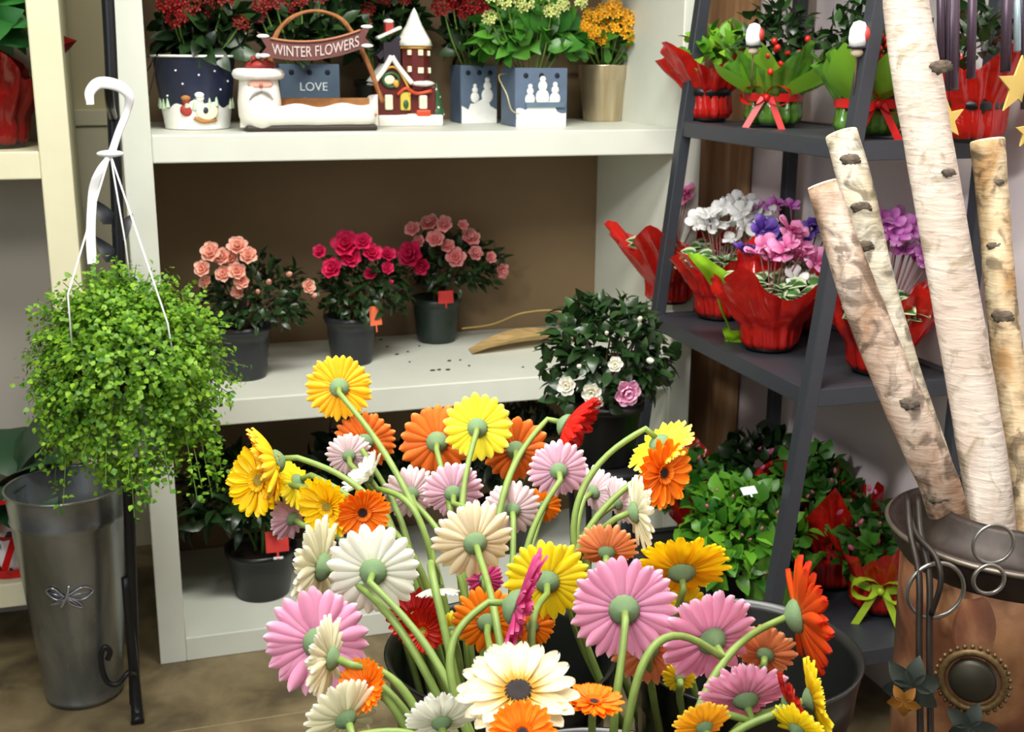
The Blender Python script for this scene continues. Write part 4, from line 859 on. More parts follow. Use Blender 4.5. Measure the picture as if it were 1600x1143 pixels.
m = MB(); m.tube([(.157*math.cos(a), .157*math.sin(a), UZ-.016) for a in [2*PI*j/56 for j in range(57)]], .0035, 8, False); m.build('rim_edge', plain('worn_rim_edge', '6f655a', .4, .6, var=.2), t_)
SIL = plain('worn_silver_iron', '8d8a84', .3, .8, var=.2)
def U(px, py, d): return dp(px, py, d)-uc
ud = (Vector((uc.x, uc.y, UZ))-O).dot(Fw)
def ring(px, py, rp, d, tilt, nm, rad=.0035, mm=SIL, a0=0, a1=2*PI):
    c = U(px, py, d); R_ = rp*d/1852; x = Vector((math.cos(tilt), math.sin(tilt), 0)); m = MB(); m.tube([c+x*R_*math.cos(a0+(a1-a0)*j/32)+Vector((0, 0, R_*math.sin(a0+(a1-a0)*j/32))) for j in range(33)], rad, 7, abs(a1-a0) < 6); return m.build(nm, mm, t_)
ring(1462, 922, 46, ud-.1, -.2, 'ring_handle', .0028); ring(1552, 850, 32, ud-.165, -.25, 'ring_handle', .0022); ring(1545, 905, 24, ud-.16, -.3, 'ring_handle', .0025)
for px in (1436, 1452):
    m = MB(); m.tube(smoothpath([U(px-18, 775, ud-.04), U(px-14, 830, ud-.08), U(px, 900, ud-.11), U(px, 1000, ud-.12), U(px+2, 1143, ud-.13), U(px+4, 1300, ud-.15)], 5), .004, 8); m.build('iron_strap', DKI, t_)
m = MB(); m.tube(smoothpath([U(1418, 772, ud-.02), U(1430, 830, ud-.08), U(1462, 870, ud-.12), U(1470, 910, ud-.13), U(1455, 960, ud-.12)], 6), .0035, 7); m.build('iron_scroll', DKI, t_)
mc = U(1520, 1062, ud-.19); f_ = Vector((-.75, -.85, .1)).normalized(); M_ = Matrix.Translation(mc) @ f_.to_track_quat('Z', 'Y').to_matrix().to_4x4()
m = MB(); m.lathe([(0, .008), (.02, .008), (.024, .005), (.026, 0), (0, -.004)], 28, M_); md = m.build('medallion', plain('tarnished_bronze', '38352a', .45, .6), t_)
m = MB(); m.tube([M_ @ Vector((.0325*math.cos(a), .0325*math.sin(a), .002)) for a in [2*PI*j/48 for j in range(49)]], .0045, 7, False); m.build('rope_border', plain('old_gold_rope', '5f4a2a', .5, .5, var=.4, scale=200), md)
m = MB()
for j in range(30):
    a = 2*PI*j/30; m.blob(M_ @ Vector((.0385*math.cos(a), .0385*math.sin(a), .001)), .0028, 6, 5)
m.build('beading', plain('old_gold_rope', '5f4a2a', .5, .5, var=.4, scale=200), md)
def flat_leaf(c, R_, n, mm, nm, rot=0, parent=None):
    M2 = Matrix.Translation(c) @ f_.to_track_quat('Z', 'Y').to_matrix().to_4x4(); m = MB()
    for i in range(n):
        a = rot+2*PI*i/n; d = M2.to_3x3() @ Vector((math.cos(a), math.sin(a), .1)); m.leaf(c, d, M2.to_3x3() @ Vector((0, 0, 1)), R_, R_*.62, .3, .2, 6, None, .8)
    return m.build(nm, mm, parent or t_)
lf = flat_leaf(U(1425, 1072, ud-.17), .036, 6, plain('grey_patina_iron', '3a413a', .5, .5, var=.3), 'flower_ornament', .4); flat_leaf(U(1412, 1095, ud-.175), .02, 5, plain('rust_orange', '96611f', .5, .4, var=.3), 'rust_petals', 1.0, lf)
flat_leaf(U(1515, 1135, ud-.19), .03, 5, plain('grey_patina_iron', '3a413a', .5, .5, var=.3), 'flower_ornament', .1)
m = MB(); rows = []
for i in range(9):
    q = i/8; w = .028*(math.sin(PI*(.12+.76*q))**.7); rows.append([U(1524, 935+100*q, ud-.175)+Vector((w*s_, .004*(s_*s_)-.004, 0)) for s_ in (-1, -.5, 0, .5, 1)])
m.grid(rows); m.grid([[p+Vector((0, .004, 0)) for p in r_] for r_ in rows]); m.build('hanging_plate', RUST, t_)
def bark(name, c1, c2, c3, th=.56):
    k = NT(name); n1 = k.noise(16, 6, stretch=(1, 1, .6), dist=.6); n2 = k.noise(55, 4, stretch=(.5, .5, 2.4), dist=.4); n3 = k.noise(26, 5, dist=1.2)
    c = k.ramp(n1, [(.3, c1), (.62, c2)]).outputs[0]; c = k.mix(k.ramp(n3, [(th, '000000'), (th+.13, 'e0e0e0')]).outputs[0], c, c3); c = k.mix(k.ramp(n2, [(.6, '000000'), (.68, 'a0a0a0')]).outputs[0], c, '5d5046')
    return k.bsdf(c, .75, 0, .3, n2, .5, bdist=.004)
BK1 = bark('peeling_birch_bark', 'c4b4a4', '8f6f55', '4a3a2e', .47); BK2 = bark('mottled_birch_bark', 'cfc8b8', 'a3967c', '4a4030', .5); BK3 = bark('pale_birch_bark', 'cbc2b6', 'b8a799', '8d8168', .55); BK4 = bark('ochre_birch_bark', 'cfc0a0', '9c7a50', '463a28', .49)
ENDW = plain('sawn_wood', 'e3d3a8', .7, var=.1, scale=40); KNOT = plain('bark_knot', '564a3c', .8, var=.6, scale=120)
def log(pts, ds, rs, mk, lab, knots=(), seed=0):
    P_ = [dp(px, py, d) for (px, py), d in zip(pts, ds)]; base = P_[-1]; o_ = Vector(base)
    sp = smoothpath([p-o_ for p in P_], 8); n_ = len(sp); rr = []
    for i in range(n_):
        q = i/(n_-1)*(len(rs)-1); a = int(min(q, len(rs)-2)); rr.append((rs[a]+(rs[a+1]-rs[a])*(q-a))*(1+.035*noise.noise(Vector((i*.35, seed, 0)))))
    m = MB(); m.tube(sp, rr, 28, True); 
    for i, v in enumerate(m.v):
        v = Vector(v); m.v[i] = tuple(v*1.0+Vector((1, 1, 0))*.0016*noise.noise((v+Vector((seed*9, 0, 0)))*22))
    lg = m.build('birch_log', mk, loc=o_); tag(lg, lab, 'log', 'birch logs in the urn')
    d = (sp[0]-sp[1]).normalized(); M2 = Matrix.Translation(sp[0]+d*.0012) @ d.to_track_quat('Z', 'Y').to_matrix().to_4x4(); m = MB(); m.lathe([(0, .001), (rr[0]*.97, .0005), (rr[0]*.99, -.002)], 28, M2); m.build('cut_end', ENDW, lg)
    for px, py, q in knots:
        best = min(range(n_), key=lambda i: (ray(px, py).normalized().cross((sp[i]+o_-O))).length); c = sp[best]; rd = ray(px, py).normalized(); t0 = (c+o_-O).dot(rd); p = O+rd*(t0-rr[best]*.985)-o_
        m = MB(); M2 = Matrix.Translation(p) @ (-rd).to_track_quat('Z', 'Y').to_matrix().to_4x4(); m.blob((0, 0, 0), (q*.0008, q*.0005, .0022), 18, 8, .6, 2.5, 0, M2); m.build('knot', KNOT, lg)
r1 = lambda w, d: w*d/1852/2
log([(1285, 289), (1335, 440), (1395, 590), (1450, 715), (1478, 790), (1530, 1000)], [1.46, 1.455, 1.455, 1.465, 1.48, 1.52], [r1(47, 1.44), r1(62, 1.43), r1(66, 1.42), r1(64, 1.42), r1(60, 1.42)], BK1, 'brown peeling birch log leaning furthest left in the urn', [(1420, 630, 14), (1462, 775, 16)], 1)
log([(1315, 210), (1340, 300), (1365, 420), (1410, 580), (1462, 730), (1500, 850), (1540, 1000)], [1.56, 1.55, 1.53, 1.51, 1.5, 1.5, 1.5], [r1(50, 1.56), r1(54, 1.55), r1(52, 1.53), r1(50, 1.5)], BK2, 'mottled birch log just behind the leftmost log', [(1328, 250, 15), (1345, 325, 15), (1350, 385, 14)], 2)
log([(1406, -90), (1420, 40), (1450, 220), (1485, 420), (1520, 620), (1545, 780), (1562, 960)], [1.5, 1.5, 1.5, 1.5, 1.5, 1.5, 1.5], [r1(64, 1.5), r1(74, 1.5), r1(72, 1.5), r1(72, 1.5), r1(70, 1.5)], BK3, 'tallest and thickest pale birch log running out of the top', [(1470, 105, 16), (1482, 270, 10)], 3)
log([(1543, 221), (1552, 320), (1560, 420), (1572, 540), (1588, 680), (1604, 820), (1612, 960)], [1.56, 1.56, 1.55, 1.54, 1.53, 1.52, 1.5], [r1(52, 1.56), r1(46, 1.56), r1(48, 1.55), r1(60, 1.53), r1(70, 1.5)], BK4, 'short ochre birch log at the right edge', [(1560, 285, 8), (1553, 385, 11), (1566, 495, 16)], 4)

# ------------------------------------------------------------------ wind chime
wd = 1.72; wt = dp(1540, -160, wd); t_ = thing('wind_chime', wt, 'wind chime with dark tubes and flat gold stars hanging at top right', 'wind chime')
TUBE = plain('dark_plum_tube', '4a3b48', .4, .4, var=.1); PALE = plain('pale_blue_tube', 'bcd3de', .3, .5, var=.05); GOLD = plain('matte_gold', 'd9bb62', .5, var=.04)
m = MB(); m.lathe([(0, .006), (.075, .006), (.075, -.006), (0, -.006)], 32); m.build('top_disc', TUBE, t_)
m = MB(); m.tube([(0, 0, .0), (0, 0, 2.7-wt.z)], .0015, 5); m.build('hanging_cord', BLACKM, t_)
for x0, x1, y1, w, mm in ((1469, 1471, 92, 13, TUBE), (1490, 1487, 140, 21, TUBE), (1521, 1517, 122, 14, TUBE), (1576, 1571, 112, 16, TUBE), (1592, 1590, 80, 13, PALE), (1606, 1604, 170, 18, TUBE)):
    a = dp(x0, -100, wd)-wt; b = dp(x1, y1, wd)-wt; m = MB(); q = w*wd/1852/2; m.tube([a, b], q, 14); tb = m.build('tube', mm, t_)
    m = MB(); m.tube([a, Vector((a.x*.85, a.y*.85, -.004))], .001, 4); m.build('string', BLACKM, tb)
for px, py, rp, rot, x0 in ((1592, 134, 46, 0, 1592), (1480, 188, 34, .2, 1476), (1606, 205, 26, .1, 1604)):
    c = dp(px, py, wd-.01)-wt; R_ = rp*wd/1852; nrm = -Fw; x = Rv; y = Uv; m = MB(); M2 = Matrix((x, y, nrm)).transposed().to_4x4(); M2.translation = c
    M2 = Matrix.Translation(c) @ Matrix((Vector((1, .1, 0)).normalized(), Vector((0, 0, 1)), Vector((.1, -1, 0)).normalized())).transposed().to_4x4() @ Matrix.Rotation(rot, 4, 'Z')
    for z in (.0015, -.0015):
        for j in range(10): a = PI/2+j*PI/5; q = R_ if j % 2 == 0 else R_*.42; m.pt(M2 @ Vector((q*math.cos(a), q*math.sin(a), z)))
    m.face(tuple(range(10))); m.face(tuple(range(19, 9, -1)))
    for j in range(10): m.face((j, j+10, (j+1) % 10+10, (j+1) % 10))
    s = m.build('star', GOLD, t_, smooth=False); e = dp(x0, -100, wd)-wt; m = MB(); m.tube([c+Vector((0, 0, R_*.9)), Vector((e.x*.9, e.y*.9, -.004))], .0008, 4); m.build('string', BLACKM, s)

# ------------------------------------------------------------------ flower buckets
BL, BR, BF = Vector((.352, 1.145, .25)), Vector((.613, 1.068, .25)), Vector((.352, .845, .25))
t_ = thing('display_bench', (.46, 1.0, 0), 'low dark wooden bench carrying the flower buckets', 'bench')
DWD = plain('dark_bench_wood', '2a221b', .6, var=.2)
m = MB(); m.box(-.27, .3, -.31, .3, .222, .25); m.build('top', DWD, t_, smooth=False, bevel=.004)
for x in (-.24, .27):
    for y in (-.28, .27): m = MB(); m.box(x-.02, x+.02, y-.02, y+.02, 0, .222); m.build('leg', DWD, t_, smooth=False)
for b0, lab in ((BL, 'black plastic bucket at the left rear of the gerberas'), (BR, 'black plastic bucket at right with empty rim showing beside gerberas'), (BF, 'black plastic bucket under the nearest gerberas')):
    t_ = thing('flower_bucket', b0+Vector((0, 0, .0005)), lab, 'bucket', 'black flower buckets'); h = .413
    m = MB(); m.lathe([(0, 0), (.094, 0), (.096, .004), (.118, h*.86), (.122, h*.865), (.124, h*.93), (.128, h-.004), (.13, h), (.126, h+.001), (.12, h-.01), (.093, .01), (0, .01)], 56); m.build('pail', BLKPL, t_)
    m = MB(); m.lathe([(0, .15), (.1, .15)], 32); m.build('water', plain('dark_water', '0a0d0c', .05, var=0), t_)

# ------------------------------------------------------------------ gerberas
def gm(name, back, front=None, tip=None, base=None):
    f = front or back; return petalmat('petal_'+name, [(0, base or back), (.35, back), (.85, back), (1, tip or back)], .09, .35, .5), (petalmat('petal_'+name+'_front', [(0, f if not base else base), (.3, f), (1, f)], .09, .3) if front else None)
GC = {
 'gold': gm('golden', 'ffc021', base='e8920f', tip='ffd44a'), 'yellow': gm('yellow', 'f9e21f', tip='fdf14e', base='e9c310'), 'lemon': gm('lemon', 'f8ee3c', tip='fbf67a', base='d9cf30'),
 'deepyellow': gm('deep_yellow', 'ffd90f', base='efb80c'), 'orange': gm('orange', 'f07a2a', base='dd5a22', tip='f79a4c'), 'vivid': gm('vivid_orange', 'ff8c14', base='d85a0a', tip='ffa62c'),
 'salmon': gm('salmon', 'f39a62', base='e06a34', tip='f7b684'), 'pink': gm('pink', 'f3a8ca', base='dc82ae', tip='f8c8dc'), 'pale': gm('pale_pink', 'edc0d4', base='d99abb', tip='f8e2ea'),
 'blush': gm('blush_white', 'f5dfe4', base='eac3cf', tip='fbf3f2'), 'white': gm('white', 'f2f2e4', base='e4e3b8', tip='fafaf4'), 'cream': gm('cream', 'f2efce', base='e4dc9c', tip='f9f8e6'),
 'peach': gm('peach_white', 'f6e6c2', base='eec98a', tip='faf4e2'), 'magenta': gm('magenta', 'd24684', base='b2306a', tip='e06a9c'), 'red': gm('red', 'd8241a', base='e0561e', tip='c4170f'),
 'redor': gm('flame', 'ee5a1c', 'd32a12', tip='d62f14', base='f5882c'), 'yelor': gm('yellow_back', 'fae02a', 'fb8a12', tip='fbea50'), 'redb': gm('red_orange_back', 'e88a4a', 'c81a12', tip='d8341c'), 'darkred': gm('dark_red', 'a81a16', base='7a0f10', tip='c02a1c'),
 'creamf': (petalmat('petal_cream_front', [(0, 'c98f22'), (.2, 'dfb452'), (.45, 'f0e2b6'), (.9, 'f4ecd0'), (1, 'f9f5e4')], .07, .3), None),
}
def gpetals(cup, seed, two, nout, ser):
    def fn():
        r = random.Random(seed); mb = MB(); bi = len(mb.f)
        for side in ((0, 1) if two else (0,)):
            r = random.Random(seed)
            for ly, (n, L0, w0, zz) in enumerate(((nout, 1.06, .27, 0), (nout-3, .98, .25, .035))):
                for i in range(n):
                    a = 2*PI*(i+.5*ly)/n+r.uniform(-.05, .05); el = .06*ly+r.uniform(-.09, .07); L = (L0-.13)*r.uniform(.93, 1.03); v = r.random()
                    d = Vector((math.cos(a)*math.cos(el), math.sin(a)*math.cos(el), math.sin(el))); up = Vector((-math.cos(a)*math.sin(el), -math.sin(a)*math.sin(el), math.cos(el)))
                    f0 = len(mb.f); petal(mb, Vector((math.cos(a)*.13, math.sin(a)*.13, zz+(.014 if side else 0))), d, up, L, w0*(24/nout), cup+r.uniform(-.07, .07), v, 8, ser, 1.25, .01)
                    for j in range(f0, len(mb.f)): mb.mi[j] = side
        return mb
    return fn
def gcalyx():
    mb = MB(); mb.lathe([(0, -.24), (.055, -.24), (.1, -.215), (.2, -.165), (.27, -.1), (.305, -.035), (.3, .0), (.2, .02), (0, .02)], 28, wob=lambda a, z: .035*math.sin(14*a+40*z)*(1 if z > -.2 else 0)); return mb
def gdisc():
    mb = MB(); mb.lathe([(.2, .02), (.2, .06), (.16, .085), (.1, .085), (.05, .07), (0, .065)], 22, wob=lambda a, z: .05*math.sin(11*a)); return mb
def gring():
    mb = MB(); r = random.Random(3)
    for i in range(34):
        a = 2*PI*i/34+r.uniform(-.06, .06); el = .55+r.uniform(-.12, .12); d = Vector((math.cos(a)*math.cos(el), math.sin(a)*math.cos(el), math.sin(el))); up = Vector((-math.cos(a)*math.sin(el), -math.sin(a)*math.sin(el), math.cos(el)))
        petal(mb, Vector((math.cos(a)*.16, math.sin(a)*.16, .045)), d, up, .2, .07, .1, r.random(), 4, 0, .8)
    return mb
DISCD = plain('dark_flower_disc', '1a0e0c', .8, var=.3, scale=200); DISCY = plain('yellow_flower_disc', '9a8a2e', .7, var=.3, scale=200)
BK = {'L': BL, 'R': BR, 'F': BF}
def relax(P_, N=46, it=26):
    L = [0]
    for a, b in zip(P_, P_[1:]): L.append(L[-1]+(b-a).length)
    Q = []; j = 0
    for i in range(N):
        q = L[-1]*i/(N-1)
        while j < len(P_)-2 and L[j+1] < q: j += 1
        Q.append(P_[j].lerp(P_[j+1], (q-L[j])/max(1e-9, L[j+1]-L[j])))
    for _ in range(it):
        Q = [Q[0], Q[1]]+[Q[i]*.4+(Q[i-1]+Q[i+1])*.3 for i in range(2, N-1)]+[Q[-1]]
    return Q
def gerbera(px, py, rp, d, n, col, cup, bk, lab, vias=(), disc='y', nout=22, ser=0.0, seed=None, sb=None):
    sd = seed if seed is not None else (px*7+py*3) % 5
    pm, fm = GC[col]; H = dp(px, py, d); N = (Rv*n[0]+Uv*n[1]-Fw*n[2]).normalized(); R_ = rp*d/1852
    rr = random.Random(px*13+py); B0 = BK[bk]; a = rr.uniform(0, 2*PI); q = rr.uniform(.01, .05)
    # head position given is the centre of the petal circle
    tp_ = B0+Vector((q*math.cos(a), q*math.sin(a), .06))
    base = tp_; t_ = thing('gerbera_daisy', base, lab, 'flower', 'gerbera daisies in the black buckets')
    key = ('petals', round(cup, 2), sd, nout, ser, col)
    kk = ('gp',)+key
    if kk not in _mesh:
        o = gpetals(cup, sd, fm is not None, nout, ser)().build('petals', [pm, fm] if fm else pm); _mesh[kk] = o.data; bpy.data.objects.remove(o)
    sp = rr.random()*6
    meshpart('petals', _mesh[kk], t_, H-base, zrot(N, sp), R_)
    meshpart('calyx', mesh_of('calyx', gcalyx, CALYX), t_, H-base, zrot(N), R_)
    if n[2] > -.45:
        meshpart('disc', mesh_of('disc', gdisc, DISCD if disc == 'd' else DISCY), t_, H-base, zrot(N), R_*(1.25 if col == 'creamf' else 1))
        if col != 'creamf': meshpart('inner_florets', mesh_of('inner_florets', gring, fm or pm), t_, H-base, zrot(N), R_)
    s0 = H-N*R_*.22; bd = (B0+Vector((0, 0, .4))-O).dot(Fw); pts = [s0, s0-N*R_*.35+Vector((0, 0, -.1*R_))]
    k_ = len(vias)
    for i, (vx, vy) in enumerate(vias): pts.append(dp(vx, vy, d+(bd-d)*(i+.6)/(k_+1)-(R_*.5*(1 if n[2] < -.5 else 0))*(1-(i+.5)/(k_+1))))
    if not vias:
        mid = s0.lerp(base, .5); pts.append(s0-N*R_*.6-Vector((0, 0, .45*R_))); pts.append(mid+Vector((-N.x*.02, -N.y*.02, .0)))
    pts.append(base)
    pts = relax(smoothpath(pts, 7)); pts = [p-base for p in pts]; m = MB(); m.tube(pts, [.0040 if i > 6 else .0036 for i in range(len(pts))], 8); m.build('stem', STEM, t_)
    return t_
G_ = gerbera
# rear and upper flowers
G_(530, 605, 50, 1.5, (-.12, .1, -1), 'gold', .02, 'L', 'golden gerbera seen from behind, highest at the upper left of the bouquet', [(572, 655), (605, 705), (630, 760), (690, 900)], nout=24)
G_(570, 690, 46, 1.52, (0, .35, -1), 'orange', .12, 'L', 'orange gerbera seen from behind just below the golden one', [(588, 745), (640, 840)])
G_(683, 690, 56, 1.5, (-.05, .2, -1), 'orange', .08, 'L', 'orange gerbera seen from behind at the middle top', [(692, 730), (705, 800), (720, 900)], nout=18)
G_(746, 668, 52, 1.46, (.05, .1, -1), 'lemon', .05, 'L', 'lemon yellow gerbera seen from behind at the top centre', [(722, 722), (718, 800), (725, 900)], nout=20, ser=.05)
G_(806, 703, 50, 1.52, (0, .2, -1), 'orange', .08, 'L', 'orange gerbera half hidden right of the lemon yellow one', [(788, 755), (772, 830), (765, 920)], nout=18)
G_(884, 664, 60, 1.45, (.86, -.42, .22), 'red', .45, 'L', 'red gerbera turned sideways at the top right of centre', [(835, 662), (806, 700), (780, 775), (770, 870)])
G_(873, 735, 46, 1.4, (-.05, .35, -1), 'pale', .15, 'L', 'pale pink gerbera seen from behind below the red sideways one', [(850, 765), (828, 830), (812, 900)])
G_(708, 770, 46, 1.42, (-.1, .4, -1), 'pale', .2, 'L', 'mauve pink gerbera seen from behind, centre left below the orange ones', [(740, 790), (760, 830)])
G_(642, 772, 42, 1.44, (-.3, .3, -1), 'blush', .2, 'L', 'blush gerbera left of the mauve pink one with calyx showing', [(668, 790), (700, 850), (730, 930)])
G_(574, 745, 40, 1.42, (-.5, .5, .2), 'white', .35, 'L', 'small white gerbera above the yellow and orange pair at left', [(620, 760), (670, 830)])
G_(545, 712, 34, 1.5, (-.2, .4, -1), 'blush', .2, 'L', 'small blush gerbera tucked under the orange one at left', [(560, 740), (620, 830)])
G_(406, 750, 56, 1.38, (-.5, .05, .8), 'deepyellow', .12, 'L', 'deep yellow gerbera facing left at the far left of the bouquet', [(470, 745), (560, 790), (640, 870)], nout=20)
G_(432, 720, 60, 1.37, (-.9, -.3, .16), 'yelor', .42, 'L', 'yellow-backed orange gerbera edge-on at the far left', [(510, 715), (552, 748), (620, 830)])
G_(465, 752, 42, 1.4, (-.75, -.45, -.4), 'yellow', .2, 'L', 'yellow gerbera edge-on behind the left edge-on orange one', [(500, 735), (540, 770), (620, 860)])
G_(512, 790, 48, 1.33, (-.4, -.25, .75), 'deepyellow', .15, 'L', 'deep yellow gerbera facing down left beside an orange one', [(580, 805), (650, 860)], nout=20)
G_(566, 800, 42, 1.29, (.3, -.2, .8), 'vivid', .25, 'L', 'vivid orange gerbera facing forward at left, over the deep yellow one', [(610, 820), (660, 880)], 'd', 26)
G_(456, 810, 36, 1.4, (-.7, .2, -.5), 'pale', .2, 'L', 'pale pink gerbera by the red tag at left', [(520, 830), (600, 900)])
G_(800, 797, 44, 1.4, (-.1, .35, -1), 'blush', .2, 'L', 'blush gerbera seen from behind in the bouquet centre', [(806, 840), (800, 900)])
G_(848, 790, 28, 1.44, (0, .2, -1), 'vivid', .15, 'L', 'small orange gerbera behind the pale pink one near centre', [(838, 830), (820, 900)])
G_(928, 768, 38, 1.4, (.6, .2, -.6), 'blush', .25, 'R', 'blush gerbera edge-on between the arching stems at right', [(905, 790), (900, 870)])
G_(965, 785, 40, 1.36, (.7, .3, -.4), 'blush', .25, 'R', 'blush gerbera behind the white sideways one at right', [(930, 800), (905, 860)])
G_(1030, 692, 56, 1.36, (.5, -.72, -.3), 'lemon', .1, 'R', 'yellow gerbera tilted edge-on at the upper right of the bouquet', [(985, 660), (940, 685), (905, 770), (885, 860)])
G_(1035, 738, 54, 1.33, (.62, -.12, .75), 'vivid', .1, 'R', 'orange gerbera with dark centre facing right at the upper right', [(978, 735), (930, 800), (888, 870), (880, 960)], 'd', 20)
G_(993, 800, 56, 1.27, (.95, .1, -.18), 'cream', .12, 'R', 'cream gerbera turned sideways left of the dark-centred orange one', [(945, 810), (905, 850), (885, 930)], ser=.05)
# middle rows
G_(502, 885, 74, 1.2, (-.93, .12, -.28), 'cream', .1, 'F', 'tall cream gerbera turned sideways at the left', [(548, 892), (610, 950), (680, 1075)])
G_(583, 893, 70, 1.17, (-.02, .12, -1), 'white', .06, 'F', 'large white gerbera seen from behind at left centre', [(625, 935), (680, 1030), (720, 1100)], nout=20, ser=.06)
G_(742, 848, 62, 1.24, (-.25, .3, -1), 'peach', .22, 'F', 'peach-white gerbera seen from behind in the centre', [(768, 900), (775, 960), (790, 1060)], nout=24, ser=.06)
G_(497, 1003, 80, 1.14, (-.3, .02, -1), 'pink', .05, 'F', 'large pink gerbera seen from behind at the lower left', [(570, 1045), (640, 1110)], nout=22)
G_(517, 1028, 62, 1.06, (-.94, .05, -.25), 'cream', .12, 'F', 'cream gerbera turned sideways in front of the left pink one', [(565, 1002), (610, 1045), (660, 1110)])
G_(570, 1072, 42, 1.05, (-.4, .35, .75), 'vivid', .3, 'F', 'vivid orange gerbera facing forward at the lower left', [(620, 1100)], 'd', 24)
G_(540, 1122, 60, 1.03, (-.5, .45, -.7), 'cream', .25, 'F', 'cream gerbera at the bottom left edge of the bouquet', [(620, 1130), (700, 1170)])
G_(690, 1128, 54, 1.0, (-.15, .6, -.7), 'white', .25, 'F', 'white gerbera cut off by the bottom of the photo', [(720, 1160)], nout=24, ser=.05)
G_(684, 918, 32, 1.25, (.1, -1, .15), 'white', .3, 'F', 'small white gerbera hanging face down near centre left', [(682, 880), (660, 850), (690, 960)])
G_(648, 962, 42, 1.3, (-.2, .3, .8), 'darkred', .2, 'L', 'dark red gerbera behind the large white one', [(670, 1000)])
G_(660, 985, 34, 1.28, (.1, .2, .9), 'redor', .25, 'L', 'flame red gerbera under the dark red one', [(680, 1040)])
G_(757, 905, 28, 1.33, (0, .1, -1), 'magenta', .2, 'L', 'small magenta gerbera peeping below the peach-white one', [(760, 950)])
G_(705, 985, 28, 1.3, (-.2, .3, -.8), 'lemon', .25, 'L', 'small lemon gerbera left of the orange one in the middle', [(720, 1020)])
G_(762, 972, 54, 1.24, (0, .3, -1), 'vivid', .15, 'F', 'orange gerbera seen from behind under the magenta one', [(766, 1010), (775, 1080)])
G_(832, 978, 34, 1.26, (.1, .2, -1), 'vivid', .15, 'F', 'orange gerbera half hidden right of the magenta sideways one', [(826, 1030), (822, 1080)])
G_(806, 948, 92, 1.1, (.94, -.3, .1), 'magenta', .1, 'F', 'magenta gerbera turned sideways in the middle of the bouquet', [(735, 935), (690, 965), (690, 1030), (705, 1080)], nout=26)
G_(855, 908, 64, 1.24, (.05, .25, -1), 'yellow', .1, 'F', 'yellow gerbera seen from behind right of the magenta one', [(838, 950), (826, 1010)], nout=24)
G_(948, 862, 46, 1.27, (.1, .55, -.7), 'salmon', .25, 'R', 'salmon orange gerbera above the large pink one', [(955, 910), (960, 980)])
G_(975, 952, 80, 1.12, (.02, .08, -1), 'pink', .02, 'F', 'largest pink gerbera seen from behind at right centre', [(985, 980), (975, 1050), (955, 1130)], nout=24)
G_(1065, 893, 72, 1.24, (0, .75, -.75), 'deepyellow', .12, 'R', 'deep yellow gerbera fanned out at right, above the pink ones', [(1062, 940), (1050, 1000)], nout=26)
G_(1070, 948, 36, 1.27, (0, .4, -1), 'yellow', .15, 'R', 'small yellow gerbera directly under the fanned yellow one', [(1060, 980)])
G_(1112, 1000, 78, 1.13, (-.3, .35, -.9), 'pink', .16, 'F', 'pink gerbera with arching stem right of the largest pink one', [(1062, 955), (1020, 955), (995, 1010), (985, 1100)], nout=22)
G_(1062, 1060, 26, 1.2, (0, .3, -.9), 'yellow', .2, 'R', 'small yellow gerbera peeping out below two pink ones', [(1060, 1090)])
G_(1165, 1092, 68, 1.06, (-.1, .7, -.75), 'pink', .18, 'F', 'pink gerbera lowest at the right with large green calyx', [(1120, 1085), (1080, 1110), (1050, 1150)], nout=24)
G_(1246, 962, 88, 1.16, (.97, .12, -.05), 'redor', .18, 'F', 'flame red gerbera turned sideways at the far right', [(1190, 968), (1150, 985), (1112, 1060), (1075, 1140)], nout=22)
G_(1196, 1022, 46, 1.18, (.3, .45, -.85), 'salmon', .2, 'R', 'salmon gerbera between the pink one and the flame red one', [(1180, 1060)])
G_(1268, 1092, 62, 1.08, (.95, .25, .12), 'yellow', .15, 'F', 'bright yellow gerbera turned sideways at the lower right', [(1200, 1110), (1120, 1160)], nout=22)
G_(1232, 1098, 46, 1.04, (.75, .5, .1), 'darkred', .25, 'F', 'dark red gerbera beside the bright yellow one, lower right', [(1180, 1130), (1100, 1180)])
G_(1245, 1138, 44, 1.02, (.5, .6, -.5), 'yellow', .2, 'F', 'yellow gerbera cut off at the lower right bottom edge', [(1180, 1160)])
G_(1100, 1135, 44, .98, (-.2, .55, -.75), 'gold', .22, 'F', 'golden orange gerbera at the bottom right of centre', [(1060, 1170)])
G_(1012, 1015, 56, 1.2, (0, .2, -1), 'salmon', .1, 'R', 'salmon gerbera mostly hidden behind the largest pink one', [(1015, 1060)])
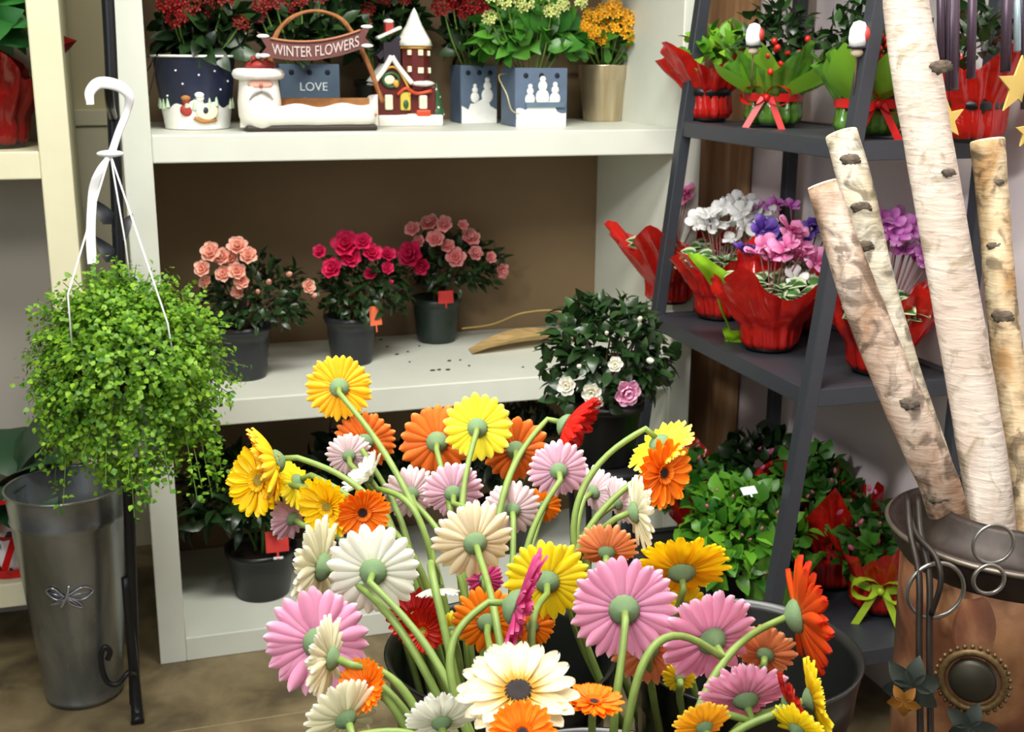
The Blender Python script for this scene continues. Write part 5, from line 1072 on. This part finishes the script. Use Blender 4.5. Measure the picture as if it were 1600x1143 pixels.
# nearest flowers
G_(810, 1082, 90, .98, (-.03, .82, .62), 'creamf', .05, 'F', 'cream gerbera facing up with dark centre at the bottom centre', [(800, 1150)], 'd', 20, .05)
G_(816, 1145, 50, .93, (0, .6, .8), 'vivid', .2, 'F', 'orange gerbera cut off at the bottom centre edge', [(816, 1200)], 'd', 24)
G_(928, 1098, 44, 1.02, (.1, .96, .28), 'vivid', .12, 'F', 'orange gerbera facing up, right of the cream dark-centred one', [(925, 1150)], 'd', 20)

# ------------------------------------------------------------------ light
def area(name, loc, to, size, sy, power, col):
    l = bpy.data.lights.new(name, 'AREA'); l.shape = 'RECTANGLE'; l.size = size; l.size_y = sy; l.energy = power; l.color = col
    o = bpy.data.objects.new(name, l); COL.objects.link(o); o.location = loc; o.rotation_mode = 'QUATERNION'; o.rotation_quaternion = (Vector(to)-Vector(loc)).to_track_quat('-Z', 'Y'); return o
area('ceiling_lamp', (.4, 1.25, 2.66), (.4, 1.35, 0), 1.3, .4, 62, (1, .985, .92))
area('ceiling_lamp', (-.35, .1, 2.6), (.75, 1.6, .7), 1.2, .5, 42, (1, .99, .94))
area('shop_window', (-1.55, -.6, 1.5), (.6, 1.6, .9), 1.6, 1.4, 22, (.9, .95, 1))
l = bpy.data.lights.new('rack_fill_spot', 'SPOT'); l.energy = 95; l.color = (1, .97, .95); l.spot_size = math.radians(44); l.spot_blend = .6; l.shadow_soft_size = .09  # added unseen spot that brightens the rack and the right wall
o = bpy.data.objects.new('rack_fill_spot', l); COL.objects.link(o); o.location = (-.75, .5, 2.0); o.rotation_mode = 'QUATERNION'; o.rotation_quaternion = (Vector((1.3, 1.95, .85))-Vector(o.location)).to_track_quat('-Z', 'Y')
w = bpy.data.worlds.new('world'); sc.world = w; w.use_nodes = True; w.node_tree.nodes['Background'].inputs[0].default_value = (.82, .85, .9, 1); w.node_tree.nodes['Background'].inputs[1].default_value = .07
sc.view_settings.view_transform = 'Standard'; sc.view_settings.look = 'None'; sc.view_settings.gamma = 1; sc.view_settings.use_curve_mapping = False
sc.view_settings.exposure = .1
